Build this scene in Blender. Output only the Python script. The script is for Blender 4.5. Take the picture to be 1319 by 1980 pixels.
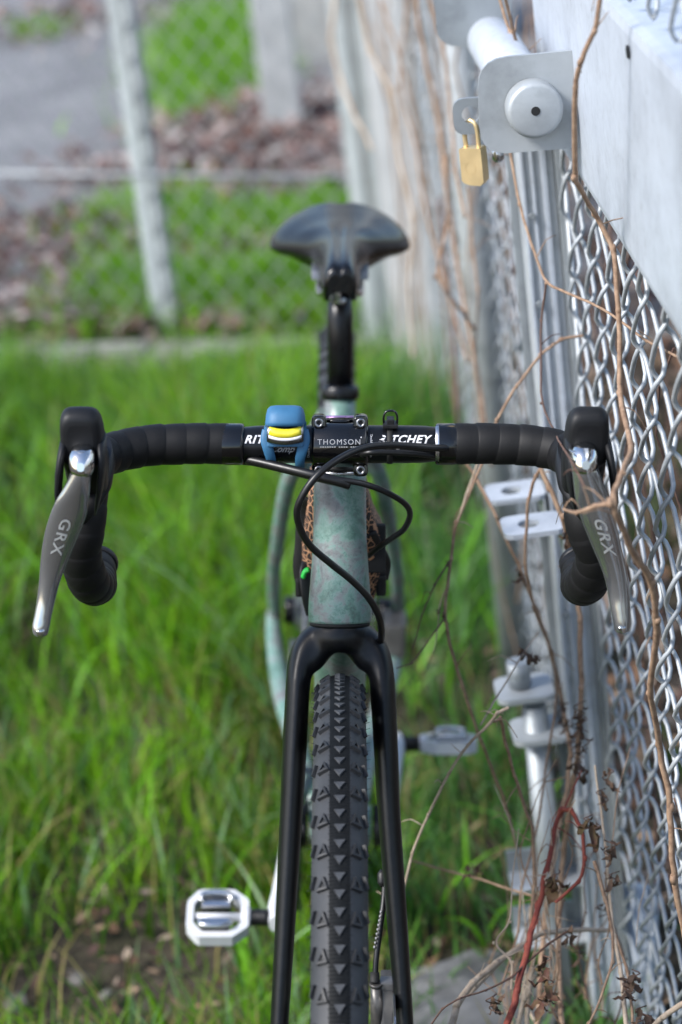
import bpy, bmesh, math, random
import numpy as np
from mathutils import Vector, Matrix, noise
random.seed(7); rng = np.random.default_rng(7)
for o in list(bpy.data.objects): bpy.data.objects.remove(o)
SC = bpy.context.scene; COL = SC.collection
rad = math.radians; PI = math.pi
# ------------------------------------------------------------------ camera
TH = rad(21.7); PHI = rad(6.5)          # camera pitch; lean of the bicycle towards the gate (camera is held square to it)
c_, s_ = math.cos(TH), math.sin(TH)
FW = np.array([0, c_, -s_]); UP = np.array([0, s_, c_]); RX = np.array([1.0, 0, 0]); FPX = 4675.0
CAM = np.array([0.001, 0, .885]) - 2.033*FW - .057*UP
LEAN = Matrix.Rotation(PHI, 4, 'Y')
RM = np.array(LEAN.to_3x3())
cam = bpy.data.cameras.new('camera'); camo = bpy.data.objects.new('camera', cam); COL.objects.link(camo)
camo.matrix_world = LEAN @ Matrix.Translation(Vector(CAM)) @ Matrix.Rotation(PI/2-TH, 4, 'X')
cam.sensor_fit = 'VERTICAL'; cam.sensor_height = 36; cam.sensor_width = 24; cam.lens = 85
cam.clip_start = .05; cam.clip_end = 300
cam.dof.use_dof = True; cam.dof.focus_distance = 2.0; cam.dof.aperture_fstop = 4.2; cam.dof.aperture_blades = 9
SC.camera = camo
# ------------------------------------------------------------------ sky, sun, exposure
SUN_EL, SUN_AZ = rad(44), rad(-118)      # azimuth measured from +Y (away from camera) towards +X
w = bpy.data.worlds.new('World'); SC.world = w; w.use_nodes = True
nt = w.node_tree; nt.nodes.clear()
sky = nt.nodes.new('ShaderNodeTexSky'); sky.sky_type = 'NISHITA'; sky.sun_disc = False
sky.sun_elevation = SUN_EL; sky.sun_rotation = SUN_AZ; sky.air_density = 1.0; sky.dust_density = 1.6; sky.ozone_density = 1.6
bg = nt.nodes.new('ShaderNodeBackground'); bg.inputs[1].default_value = .125
wo = nt.nodes.new('ShaderNodeOutputWorld')
nt.links.new(sky.outputs[0], bg.inputs[0]); nt.links.new(bg.outputs[0], wo.inputs[0])
sl = bpy.data.lights.new('sun', 'SUN'); sl.energy = 2.4; sl.angle = rad(16); sl.color = (1, .98, .955)
so = bpy.data.objects.new('sun', sl); COL.objects.link(so); so.location = (-3, 2, 5)
sd = Vector((math.sin(SUN_AZ)*math.cos(SUN_EL), math.cos(SUN_AZ)*math.cos(SUN_EL), math.sin(SUN_EL)))
so.rotation_euler = sd.to_track_quat('Z', 'Y').to_euler()
SC.view_settings.view_transform = 'Standard'; SC.view_settings.look = 'None'
SC.view_settings.exposure = 1.08; SC.view_settings.gamma = 1; SC.view_settings.use_curve_mapping = False
SC.render.engine = 'CYCLES'; SC.cycles.use_denoising = True; SC.cycles.max_bounces = 8
SC.cycles.transparent_max_bounces = 8; SC.cycles.caustics_reflective = False; SC.cycles.caustics_refractive = False
# ------------------------------------------------------------------ measuring helpers (bike frame: upright bicycle; world: level ground)
def ray(px, py): return FW + (px-659.5)/FPX*RX + (990-py)/FPX*UP
def PD(px, py, d): return CAM + ray(px, py)*d
def PB(px, py, y):
    r = ray(px, py); return CAM + r*((y-CAM[1])/r[1])
def projB(p):
    q = np.array(p)-CAM; d = q@FW; return 659.5+FPX*q[0]/d, 990-FPX*(q@UP)/d, d
def WD(px, py, d): return RM @ PD(px, py, d)
CW = RM @ CAM
def G(px, py, z=0.0):
    r = RM @ ray(px, py); return CW + r*((z-CW[2])/r[2])
def WY(px, py, y):
    r = RM @ ray(px, py); return CW + r*((y-CW[1])/r[1])
def projW(p): return projB(RM.T @ np.array(p))
FA = WD(1085, 290, 2.25); FD = RM @ ray(380, -838); FD[2] = 0; FD /= np.linalg.norm(FD)   # gate line, far direction
FN = np.array([FD[1], -FD[0], 0])       # points away from the bicycle
def GF(px, py, off=0.0):                # point on the gate plane, off = metres towards the bicycle
    r = RM @ ray(px, py); return CW + r*(((FA-FN*off-CW)@FN)/(r@FN))
def gate(sv, z, off=0.0): return np.array([FA[0], FA[1], 0]) + FD*sv - FN*off + np.array([0, 0, z])
def sof(p): return float((np.array(p)-FA) @ FD)
# ------------------------------------------------------------------ materials
def NM(name):
    m = bpy.data.materials.new(name); m.use_nodes = True; t = m.node_tree
    b = t.nodes['Principled BSDF']; return m, t, b
def noi(t, scale, detail=4, rough=.6, coord='Object', dist=0.0, vec=None):
    n = t.nodes.new('ShaderNodeTexNoise'); n.inputs['Scale'].default_value = scale
    n.inputs['Detail'].default_value = detail; n.inputs['Roughness'].default_value = rough; n.inputs['Distortion'].default_value = dist
    if vec is None:
        tc = t.nodes.new('ShaderNodeTexCoord'); vec = tc.outputs[coord]
    t.links.new(vec, n.inputs['Vector']); return n
def ramp(t, src, stops):
    r = t.nodes.new('ShaderNodeValToRGB'); el = r.color_ramp.elements
    while len(el) > 1: el.remove(el[-1])
    el[0].position = stops[0][0]; el[0].color = (*stops[0][1], 1)
    for p, c in stops[1:]:
        e = el.new(p); e.color = (*c, 1)
    t.links.new(src, r.inputs[0]); return r
def bump(t, b, src, strength=.3, dist=.001):
    u = t.nodes.new('ShaderNodeBump'); u.inputs['Strength'].default_value = strength; u.inputs['Distance'].default_value = dist
    t.links.new(src, u.inputs['Height']); t.links.new(u.outputs[0], b.inputs['Normal']); return u
def rr(t, b, src, lo, hi):
    m = t.nodes.new('ShaderNodeMapRange'); m.inputs[3].default_value = lo; m.inputs[4].default_value = hi
    t.links.new(src, m.inputs[0]); t.links.new(m.outputs[0], b.inputs['Roughness'])
def simple(name, col, rough=.5, metal=0.0, var=.15, scale=60, bmp=.1, coat=0.0, bdist=.0005, spec=None, rv=.1):
    m, t, b = NM(name); n = noi(t, scale)
    lo = tuple(max(0, v*(1-var)) for v in col); hi = tuple(min(1, v*(1+var)) for v in col)
    r = ramp(t, n.outputs[0], [(.3, lo), (.7, hi)]); t.links.new(r.outputs[0], b.inputs['Base Color'])
    b.inputs['Metallic'].default_value = metal; rr(t, b, n.outputs[0], max(.02, rough-rv), min(1, rough+rv))
    if coat: b.inputs['Coat Weight'].default_value = coat; b.inputs['Coat Roughness'].default_value = .1
    if spec is not None: b.inputs['Specular IOR Level'].default_value = spec
    if bmp: bump(t, b, n.outputs[0], bmp, bdist)
    return m
M = {}
M['fork'] = simple('matte_black_fork', (.0045, .005, .006), .34, 0, .2, 25, .03, .0, spec=.32)
M['blackmetal'] = simple('anodised_black', (.005, .005, .006), .3, .2, .2, 80, .05)
M['gloss'] = simple('gloss_black', (.003, .003, .0035), .16, 0, .2, 40, .0, .3, rv=.03)
M['post'] = simple('seat_post_black', (.006, .006, .007), .3, .3, .2, 60, .04)
M['bar'] = simple('bar_black', (.005, .0055, .007), .3, .0, .2, 120, .04, spec=.35)
M['hose'] = simple('black_housing', (.005, .005, .0055), .38, 0, .2, 200, .04)
M['plastic'] = simple('black_plastic', (.008, .008, .009), .5, 0, .2, 200, .05)
M['silver'] = simple('silver_metal', (.62, .62, .63), .25, 1, .1, 40, .03)
M['bolt'] = simple('bolt_steel', (.3, .3, .31), .3, 1, .2, 300, .05)
M['white'] = simple('white_paint', (.6, .61, .63), .3, 0, .05, 90, .03, .2)
M['decal'] = simple('white_print', (.7, .7, .72), .5, 0, .12, 400, 0)
M['greydecal'] = simple('grey_print', (.35, .35, .36), .4, 0, .1, 400, 0)
M['lever'] = simple('satin_silver_lever', (.46, .475, .49), .17, .88, .08, 14, .03, rv=.04)
M['polish'] = simple('polished_metal', (.72, .72, .72), .1, 1, .05, 14, .0, rv=.04)
M['leverprint'] = simple('lever_print', (.62, .63, .63), .45, .4, .05, 90, 0)
M['brass'] = simple('brass', (.86, .66, .36), .38, .75, .06, 60, .04)
M['silicone'] = simple('blue_silicone', (.035, .14, .27), .55, 0, .12, 70, .05, rv=.06)
M['green'] = simple('green_webbing', (.02, .5, .06), .5, 0, .1, 90, .05)
M['grey'] = simple('grey_alloy', (.3, .3, .31), .4, .8, .15, 60, .05)
M['dark'] = simple('dark_rubber_and_hole_shade', (.008, .008, .008), .7, 0, .1, 90, .05)  # rubber parts, and the painted dark inside small holes
M['lav'] = simple('lavender_cap', (.35, .22, .42), .3, .7, .1, 90, 0)
M['rust'] = simple('brake_grey', (.13, .125, .12), .45, .6, .3, 60, .1)
# handlebar tape: dusty black with specks
m, t, b = NM('bar_tape'); n = noi(t, 900, 2); n2 = noi(t, 90, 3)
v = t.nodes.new('ShaderNodeTexVoronoi'); v.inputs['Scale'].default_value = 260
tc = t.nodes.new('ShaderNodeTexCoord'); t.links.new(tc.outputs['Object'], v.inputs['Vector'])
r = ramp(t, v.outputs['Distance'], [(0, (.16, .16, .16)), (.05, (.1, .1, .1)), (.08, (.0045, .0045, .005)), (1, (.007, .007, .0075))])
r2 = ramp(t, n2.outputs[0], [(.56, (0, 0, 0)), (.62, (1, 1, 1))])
mx = t.nodes.new('ShaderNodeMix'); mx.data_type = 'RGBA'; mx.inputs[6].default_value = (.0055, .0055, .006, 1)
t.links.new(r2.outputs[0], mx.inputs[0]); t.links.new(r.outputs[0], mx.inputs[7]); t.links.new(mx.outputs[2], b.inputs['Base Color'])
b.inputs['Roughness'].default_value = .6; b.inputs['Specular IOR Level'].default_value = .3; bump(t, b, n.outputs[0], .25, .0004); M['tape'] = m
m, t, b = NM('hood_rubber'); n = noi(t, 1200, 2); b.inputs['Base Color'].default_value = (.008, .0085, .010, 1); b.inputs['Specular IOR Level'].default_value = .32
n2 = noi(t, 30); rr(t, b, n2.outputs[0], .42, .6); bump(t, b, n.outputs[0], .12, .0003); M['hood'] = m
# tyre rubber
m, t, b = NM('tyre_rubber'); n = noi(t, 35, 6); n1 = noi(t, 700, 2)
r = ramp(t, n.outputs[0], [(.3, (.020, .022, .025)), (.6, (.034, .036, .040)), (.75, (.055, .054, .052))])
t.links.new(r.outputs[0], b.inputs['Base Color']); b.inputs['Roughness'].default_value = .6
bump(t, b, n1.outputs[0], .3, .0004); M['tyre'] = m
M['tyrestrip'] = simple('dark_tread_strip', (.006, .007, .008), .6, 0, .3, 300, .2, spec=.15); M['arrow'] = simple('worn_tread_rubber', (.042, .045, .050), .6, 0, .3, 200, .2); M['knob'] = simple('tread_rubber', (.014, .015, .017), .55, 0, .3, 300, .2); M['stone'] = simple('stone', (.13, .12, .11), .8, 0, .3, 90, .3)
# patinated frame paint
m, t, b = NM('patina_frame_paint'); n = noi(t, 38, 8, .7, dist=.6); n2 = noi(t, 420, 3, .7); n3 = noi(t, 9, 5, .6); n4 = noi(t, 210, 6, .8, dist=.6)
r = ramp(t, n.outputs[0], [(.33, (.09, .14, .12)), (.42, (.115, .22, .18)), (.48, (.17, .28, .245)), (.53, (.19, .22, .215)), (.62, (.15, .155, .155))])
r4 = ramp(t, n4.outputs[0], [(.38, (.5, .6, .56)), (.5, (1, 1, 1)), (.64, (.95, .86, .85))])
mx = t.nodes.new('ShaderNodeMix'); mx.data_type = 'RGBA'; mx.blend_type = 'MULTIPLY'; mx.inputs[0].default_value = .85
t.links.new(r.outputs[0], mx.inputs[6]); t.links.new(r4.outputs[0], mx.inputs[7])
r2 = ramp(t, n2.outputs[0], [(.64, (1, 1, 1)), (.72, (.25, .22, .22))])
mx2 = t.nodes.new('ShaderNodeMix'); mx2.data_type = 'RGBA'; mx2.blend_type = 'MULTIPLY'
r3 = ramp(t, n3.outputs[0], [(.42, (0, 0, 0)), (.6, (1, 1, 1))]); t.links.new(r3.outputs[0], mx2.inputs[0])
t.links.new(mx.outputs[2], mx2.inputs[6]); t.links.new(r2.outputs[0], mx2.inputs[7]); t.links.new(mx2.outputs[2], b.inputs['Base Color'])
rr(t, b, n.outputs[0], .32, .5); b.inputs['Coat Weight'].default_value = .25; b.inputs['Coat Roughness'].default_value = .25; bump(t, b, n4.outputs[0], .06, .0004); M['frame'] = m
# galvanised steel
def galv(name, base, scale=28, metal=.55, rough=.42):
    m, t, b = NM(name); n = noi(t, scale, 6, .65); n2 = noi(t, 220, 3)
    lo = tuple(v*.72 for v in base); hi = tuple(min(.95, v*1.15) for v in base)
    r = ramp(t, n.outputs[0], [(.3, lo), (.5, base), (.75, hi)]); t.links.new(r.outputs[0], b.inputs['Base Color'])
    b.inputs['Metallic'].default_value = metal; rr(t, b, n2.outputs[0], rough-.1, rough+.12); bump(t, b, n2.outputs[0], .08, .0005); return m
M['galv'] = galv('galvanised_steel', (.50, .53, .555), metal=.3); M['wire'] = galv('galvanised_wire', (.40, .43, .455), 60, .2, .48)
M['galvpale'] = galv('pale_galvanised_beam', (.50, .545, .61), 6, .2, .4); 
m = M['galvpale']; t = m.node_tree; b = t.nodes['Principled BSDF']; src = b.inputs['Base Color'].links[0].from_socket
nA = noi(t, 75, 5, .75); rA = ramp(t, nA.outputs[0], [(.30, (.70, .69, .67)), (.42, (.93, .93, .93)), (.55, (1, 1, 1)), (.72, (1.06, 1.06, 1.07))]); mxA = t.nodes.new('ShaderNodeMix'); mxA.data_type = 'RGBA'; mxA.blend_type = 'MULTIPLY'; mxA.inputs[0].default_value = .8
t.links.new(src, mxA.inputs[6]); t.links.new(rA.outputs[0], mxA.inputs[7]); t.links.new(mxA.outputs[2], b.inputs['Base Color'])
M['galvmid'] = galv('mid_galvanised', (.40, .43, .45), 14, .3, .45); M['galvdark'] = galv('dark_galvanised', (.33, .36, .38), 18, .5, .5)
M['mesh_far'] = galv('dull_wire', (.42, .44, .46), 20, .4, .5)
M['concrete'] = simple('concrete', (.36, .355, .34), .85, 0, .25, 12, .4, bdist=.004)
M['footing'] = simple('dark_concrete', (.16, .16, .16), .8, 0, .45, 22, .6, bdist=.005)  # darker and more mottled than the other concrete
M['kerb'] = simple('dirty_kerb', (.22, .215, .20), .9, 0, .5, 14, .6, bdist=.006)
M['pier'] = simple('pale_pier_concrete', (.56, .56, .56), .8, 0, .12, 9, .2, bdist=.003)
M['rubber_pave'] = simple('pale_kerb', (.42, .43, .43), .85, 0, .2, 9, .4, bdist=.004)
# leopard fabric
m, t, b = NM('leopard_fabric'); v = t.nodes.new('ShaderNodeTexVoronoi'); v.inputs['Scale'].default_value = 150; v.inputs['Randomness'].default_value = .9
tc = t.nodes.new('ShaderNodeTexCoord'); t.links.new(tc.outputs['Object'], v.inputs['Vector'])
v2 = t.nodes.new('ShaderNodeTexVoronoi'); v2.feature = 'DISTANCE_TO_EDGE'; v2.inputs['Scale'].default_value = 150; v2.inputs['Randomness'].default_value = .9
t.links.new(tc.outputs['Object'], v2.inputs['Vector'])
r = ramp(t, v2.outputs['Distance'], [(0, (.5, .27, .15)), (.055, (.42, .21, .11)), (.095, (.012, .009, .008)), (.34, (.015, .01, .008)), (.42, (.16, .07, .035))])
t.links.new(r.outputs[0], b.inputs['Base Color']); b.inputs['Roughness'].default_value = .8; n = noi(t, 900); bump(t, b, n.outputs[0], .3, .0004); M['leopard'] = m
# saddle cover
m, t, b = NM('saddle_cover'); b.inputs['Base Color'].default_value = (.003, .003, .0035, 1); b.inputs['Specular IOR Level'].default_value = .5; n = noi(t, 600, 2); n2 = noi(t, 30); rr(t, b, n2.outputs[0], .2, .3)
bump(t, b, n.outputs[0], .1, .0003); b.inputs['Coat Weight'].default_value = .0; b.inputs['Coat Roughness'].default_value = .1; M['saddle'] = m
# lens of light
m, t, b = NM('yellow_led_panel'); b.inputs['Base Color'].default_value = (.85, .74, .03, 1); b.inputs['Roughness'].default_value = .3; b.inputs['Coat Weight'].default_value = 1
n = noi(t, 300); r = ramp(t, n.outputs[0], [(.3, (.8, .66, .02)), (.7, (.9, .82, .06))]); t.links.new(r.outputs[0], b.inputs['Base Color']); M['led'] = m
m, t, b = NM('clear_lens'); b.inputs['Transmission Weight'].default_value = 1; b.inputs['Roughness'].default_value = .08; b.inputs['Base Color'].default_value = (.95, .96, .97, 1); n = noi(t, 50); rr(t, b, n.outputs[0], .04, .12); M['lens'] = m
# ground
m, t, b = NM('soil'); n = noi(t, 9, 8, .7, 'Object'); n2 = noi(t, 60, 6, .7); n3 = noi(t, 2.2, 3)
r = ramp(t, n2.outputs[0], [(.3, (.02, .014, .010)), (.5, (.055, .04, .028)), (.7, (.12, .095, .07)), (.85, (.2, .175, .145))])
r2 = ramp(t, n.outputs[0], [(.42, (1, 1, 1)), (.6, (.45, .6, .28))])
mx = t.nodes.new('ShaderNodeMix'); mx.data_type = 'RGBA'; mx.blend_type = 'MULTIPLY'; mx.inputs[0].default_value = .8
t.links.new(r.outputs[0], mx.inputs[6]); t.links.new(r2.outputs[0], mx.inputs[7]); t.links.new(mx.outputs[2], b.inputs['Base Color'])
b.inputs['Roughness'].default_value = .95; bump(t, b, n2.outputs[0], .8, .01); M['soil'] = m
m, t, b = NM('pavement'); n = noi(t, 3, 8, .65, 'Object'); n2 = noi(t, 90, 3)
r = ramp(t, n.outputs[0], [(.3, (.11, .11, .115)), (.5, (.17, .17, .175)), (.72, (.23, .23, .23))]); t.links.new(r.outputs[0], b.inputs['Base Color'])
b.inputs['Roughness'].default_value = .85; bump(t, b, n2.outputs[0], .3, .003); M['pave'] = m
def attr_mat(name, rough, trans, gloss=.3):
    m, t, b = NM(name); a = t.nodes.new('ShaderNodeAttribute'); a.attribute_name = 'Col'
    t.links.new(a.outputs['Color'], b.inputs['Base Color']); b.inputs['Roughness'].default_value = rough; b.inputs['Specular IOR Level'].default_value = gloss
    tr = t.nodes.new('ShaderNodeBsdfTranslucent'); t.links.new(a.outputs['Color'], tr.inputs['Color'])
    ms = t.nodes.new('ShaderNodeMixShader'); ms.inputs[0].default_value = trans
    out = t.nodes['Material Output']; t.links.new(b.outputs[0], ms.inputs[1]); t.links.new(tr.outputs[0], ms.inputs[2]); t.links.new(ms.outputs[0], out.inputs['Surface']); return m
M['smoothgalv'] = galv('smooth_post_paint', (.44, .48, .50), 2, .2, .4); M['grass'] = attr_mat('grass_blade', .45, .5, .4); M['litter'] = attr_mat('leaf_litter', .8, .2, .2)
def bark(name, c1, c2, sc=120):
    m, t, b = NM(name); n = noi(t, sc, 5, .7); n2 = noi(t, 14, 3); r = ramp(t, n.outputs[0], [(.3, c1), (.7, c2)])
    t.links.new(r.outputs[0], b.inputs['Base Color']); b.inputs['Roughness'].default_value = .75; bump(t, b, n.outputs[0], .5, .001); return m
M['vine'] = bark('tan_dry_stem', (.15, .085, .05), (.40, .27, .18)); M['vine_pale'] = bark('pale_dry_stem', (.28, .21, .15), (.5, .41, .32))
M['vine_dark'] = bark('dark_dry_stem', (.06, .03, .025), (.16, .09, .06)); M['vine_red'] = bark('red_bramble_stem', (.13, .02, .015), (.26, .06, .035))
M['deadleaf'] = bark('withered_leaf', (.035, .02, .015), (.12, .07, .04), 60); M['redleaf'] = bark('red_bramble_leaf', (.07, .012, .015), (.10, .08, .025), 60)
# ------------------------------------------------------------------ mesh helpers
class MB:
    def __init__(self): self.v = []; self.f = []; self.sm = []
    def add(self, vs, fs, smooth=True):
        k = len(self.v); self.v += [tuple(map(float, p)) for p in vs]
        for q in fs: self.f.append(tuple(i+k for i in q)); self.sm.append(smooth)
        return self
    def mesh(self, name, mat, org=(0, 0, 0)):
        me = bpy.data.meshes.new(name); o = org
        me.from_pydata([(p[0]-o[0], p[1]-o[1], p[2]-o[2]) for p in self.v], [], self.f)
        me.polygons.foreach_set('use_smooth', self.sm); me.materials.append(mat)
        bm = bmesh.new(); bm.from_mesh(me); bmesh.ops.recalc_face_normals(bm, faces=bm.faces[:]); bm.to_mesh(me); bm.free(); me.update(); return me
def catmull(P, n=6):
    P = [np.array(p, float) for p in P]
    if len(P) < 3: return P
    out = []
    for i in range(len(P)-1):
        p0 = P[i-1] if i else 2*P[0]-P[1]; p1, p2 = P[i], P[i+1]; p3 = P[i+2] if i+2 < len(P) else 2*P[-1]-P[-2]
        for k in range(n):
            t_ = k/n; out.append(.5*((2*p1)+(-p0+p2)*t_+(2*p0-5*p1+4*p2-p3)*t_**2+(-p0+3*p1-3*p2+p3)*t_**3))
    out.append(P[-1]); return out
def sweep(mb, pts, r, seg=12, smooth=0, up=(0, 1, 0), caps=True, taper=None, jitter=0):
    """tube along pts. r = radius | (rx,ry) | list of either (one per control point, smoothed along)"""
    n0 = len(pts)
    if isinstance(r, list): R = [(q, q) if np.isscalar(q) else q for q in r]
    else: R = [((r, r) if np.isscalar(r) else r)]*n0
    if smooth:
        A_ = catmull([np.concatenate([np.array(p, float), np.array(q, float)]) for p, q in zip(pts, R)], smooth)
        pts = [a[:3] for a in A_]; R = [(a[3], a[4]) for a in A_]
    pts = [np.array(p, float) for p in pts]; n = len(pts)
    T = []
    for i in range(n):
        d = pts[min(i+1, n-1)]-pts[max(i-1, 0)]; T.append(d/(np.linalg.norm(d)+1e-12))
    u = np.array(up, float); u = u-T[0]*(u@T[0])
    if np.linalg.norm(u) < 1e-4: u = np.array([1.0, 0, 0]); u = u-T[0]*(u@T[0])
    u /= np.linalg.norm(u); vs = []; fs = []
    for i in range(n):
        u = u-T[i]*(u@T[i]); u /= np.linalg.norm(u); w_ = np.cross(T[i], u)
        for k in range(seg):
            a = 2*PI*k/seg; j = 1+jitter*(random.random()-.5) if jitter else 1
            vs.append(pts[i]+(w_*math.cos(a)*R[i][0]+u*math.sin(a)*R[i][1])*j)
    for i in range(n-1):
        for k in range(seg):
            a, b_ = i*seg+k, i*seg+(k+1) % seg; fs.append((a, b_, b_+seg, a+seg))
    mb.add(vs, fs)
    if caps:
        k0 = len(mb.v)-n*seg; mb.f.append(tuple(range(k0, k0+seg))[::-1]); mb.sm.append(False)
        mb.f.append(tuple(range(k0+(n-1)*seg, k0+n*seg))); mb.sm.append(False)
    return mb
def loft(mb, rings, caps=True, closed=True):
    n = len(rings[0]); vs = [p for r_ in rings for p in r_]; fs = []
    for i in range(len(rings)-1):
        for k in range(n if closed else n-1):
            a, b_ = i*n+k, i*n+(k+1) % n; fs.append((a, b_, b_+n, a+n))
    k0 = len(mb.v); mb.add(vs, fs)
    if caps:
        mb.f.append(tuple(range(k0, k0+n))[::-1]); mb.sm.append(False)
        e = k0+(len(rings)-1)*n; mb.f.append(tuple(range(e, e+n))); mb.sm.append(False)
    return mb
def sring(c, ax, ay, rx, ry, e=2.6, n=24):
    out = []
    for k in range(n):
        a = 2*PI*k/n; x, y = math.cos(a), math.sin(a)
        out.append(np.array(c)+np.array(ax)*rx*math.copysign(abs(x)**(2/e), x)+np.array(ay)*ry*math.copysign(abs(y)**(2/e), y))
    return out
def box(mb, c, ax, ay, az, bev=0.0):
    """box with half-vectors ax, ay, az and chamfered long edges"""
    c, ax, ay, az = map(lambda q: np.array(q, float), (c, ax, ay, az)); tmp = bmesh.new(); bmesh.ops.create_cube(tmp, size=2)
    L = [np.linalg.norm(q) for q in (ax, ay, az)]
    for v_ in tmp.verts: v_.co = Vector((v_.co.x*L[0], v_.co.y*L[1], v_.co.z*L[2]))
    if bev: bmesh.ops.bevel(tmp, geom=tmp.edges[:], offset=min(bev, min(L)*.9), segments=2, profile=.7, affect='EDGES')
    tmp.verts.index_update(); E_ = [ax/L[0], ay/L[1], az/L[2]]
    vs = [c+E_[0]*v_.co.x+E_[1]*v_.co.y+E_[2]*v_.co.z for v_ in tmp.verts]
    mb.add(vs, [tuple(v_.index for v_ in f_.verts) for f_ in tmp.faces], False); tmp.free(); return mb
def prism(mb, poly, d, smooth=False):
    """extrude 3-D polygon by vector d"""
    n = len(poly); d = np.array(d); vs = [np.array(p) for p in poly]+[np.array(p)+d for p in poly]
    mb.add(vs, [tuple(range(n))[::-1], tuple(range(n, 2*n))]+[(i, (i+1) % n, n+(i+1) % n, n+i) for i in range(n)], smooth); return mb
def bar_(mb, a, b_, r, seg=12, **k): return sweep(mb, [a, b_], r, seg, **k)
def rrect(cx, cy, w_, h, r, n=4):
    out = []
    for sx, sy, a0 in ((1, 1, 0), (-1, 1, 90), (-1, -1, 180), (1, -1, 270)):
        for k in range(n+1):
            a = rad(a0+90*k/n); out.append((cx+sx*(w_/2-r)+r*math.cos(a), cy+sy*(h/2-r)+r*math.sin(a)))
    return out
def ring_plate(mb, outer, hole, d):
    """plate with a round-ish hole: outer and hole are equal-length 3-D loops"""
    n = len(outer); d = np.array(d); A_ = [np.array(p) for p in outer]; B_ = [np.array(p) for p in hole]
    vs = A_+B_+[p+d for p in A_]+[p+d for p in B_]; fs = []
    for i in range(n):
        j = (i+1) % n; fs += [(i, j, n+j, n+i), (2*n+i, 3*n+i, 3*n+j, 2*n+j), (i, 2*n+i, 2*n+j, j), (n+i, n+j, 3*n+j, 3*n+i)]
    mb.add(vs, fs, False); return mb
def resample(loop, n):
    P = [np.array(p, float) for p in loop]; P.append(P[0]); L = [0]
    for i in range(len(P)-1): L.append(L[-1]+np.linalg.norm(P[i+1]-P[i]))
    out = []
    for k in range(n):
        t_ = L[-1]*k/n; i = max(j for j in range(len(P)-1) if L[j] <= t_); q = (t_-L[i])/(L[i+1]-L[i]+1e-12); out.append(P[i]*(1-q)+P[i+1]*q)
    return out
BF = LEAN
class Thing:
    def __init__(s, name, label, cat, org=(0, 0, 0), bike=False, group=None, kind=None):
        s.o = bpy.data.objects.new(name, None); COL.objects.link(s.o); s.org = tuple(float(q) for q in org); s.bike = bike
        s.o.matrix_world = (BF if bike else Matrix()) @ Matrix.Translation(s.org); s.o.empty_display_size = .05
        s.o['label'] = label; s.o['category'] = cat
        if group: s.o['group'] = group
        if kind: s.o['kind'] = kind
    def part(s, name, mb, mat, label=None, parent=None, kind=None):
        me = mb if isinstance(mb, bpy.types.Mesh) else mb.mesh(name, M[mat] if isinstance(mat, str) else mat, s.org if parent is None or not hasattr(parent, 'porg') else parent.porg)
        o = bpy.data.objects.new(name, me); COL.objects.link(o); o.parent = parent or s.o
        if label: o['label'] = label
        if kind: o['kind'] = kind
        return o
def single(name, mb, mat, label=None, cat=None, kind=None, group=None, org=None):
    org = org if org is not None else (0, 0, 0)
    me = mb.mesh(name, M[mat], org) if isinstance(mb, MB) else mb
    o = bpy.data.objects.new(name, me); COL.objects.link(o); o.location = org
    if label: o['label'] = label
    if cat: o['category'] = cat
    if kind: o['kind'] = kind
    if group: o['group'] = group
    return o
def text_mb(txt, size, place, bold=0.0, shear=0.0, cuts=0, ext=.00015, spacing=1.0):
    """flat text turned into mesh; place(x,y) -> 3-D point (x along the line, y up, centred)"""
    cu = bpy.data.curves.new('t', 'FONT'); cu.body = txt; cu.size = size; cu.align_x = 'CENTER'; cu.align_y = 'CENTER'; cu.offset = bold*size; cu.shear = shear
    cu.space_character = spacing; cu.resolution_u = 3
    ob = bpy.data.objects.new('t', cu); COL.objects.link(ob); bpy.context.view_layer.update()
    me = bpy.data.meshes.new_from_object(ob.evaluated_get(bpy.context.evaluated_depsgraph_get())); bm = bmesh.new(); bm.from_mesh(me)
    for k in range(cuts):
        y = size*(-.5+(k+.5)/cuts)
        bmesh.ops.bisect_plane(bm, geom=bm.verts[:]+bm.edges[:]+bm.faces[:], plane_co=(0, y, 0), plane_no=(0, 1, 0))
    bm.verts.index_update(); mb = MB(); mb.add([place(v_.co.x, v_.co.y) for v_ in bm.verts], [tuple(v_.index for v_ in f_.verts) for f_ in bm.faces], False)
    bm.free(); bpy.data.objects.remove(ob); bpy.data.curves.remove(cu); bpy.data.meshes.remove(me); return mb
# ================================================================== THE SETTING
def plane_mesh(name, x0, x1, y0, y1, nx, ny, mat, zf, kind='structure'):
    xs = np.linspace(x0, x1, nx); ys = np.linspace(y0, y1, ny); mb = MB()
    mb.add([(x, y, zf(x, y)) for y in ys for x in xs], [(j*nx+i, j*nx+i+1, (j+1)*nx+i+1, (j+1)*nx+i) for j in range(ny-1) for i in range(nx-1)], True)
    return single(name, mb, mat, kind=kind)
def hz(x, y): return .012*noise.noise(Vector((x*2.2, y*2.2, 3)))+.006*noise.noise(Vector((x*9, y*9, 7)))
mb = MB()   # one ground sheet out to the horizon, finer near the bicycle
xs = np.concatenate([[-80, -30, -10, -5], np.linspace(-3, 3, 61), [5, 10, 30, 80]]); ys = np.concatenate([[-40, -15, -6, -3.5], np.linspace(-2.5, 9, 93), [12, 20, 40, 120]])
nx = len(xs)
mb.add([(x, y, (hz(x, y)-.015 if abs(x) < 3.2 and -2.6 < y < 9.2 else -.02)) for y in ys for x in xs], [(j*nx+i, j*nx+i+1, (j+1)*nx+i+1, (j+1)*nx+i) for j in range(len(ys)-1) for i in range(nx-1)], True)
single('ground', mb, 'soil', 'brown soil with grass and dead leaves reaching past both fences', kind='structure')
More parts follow.
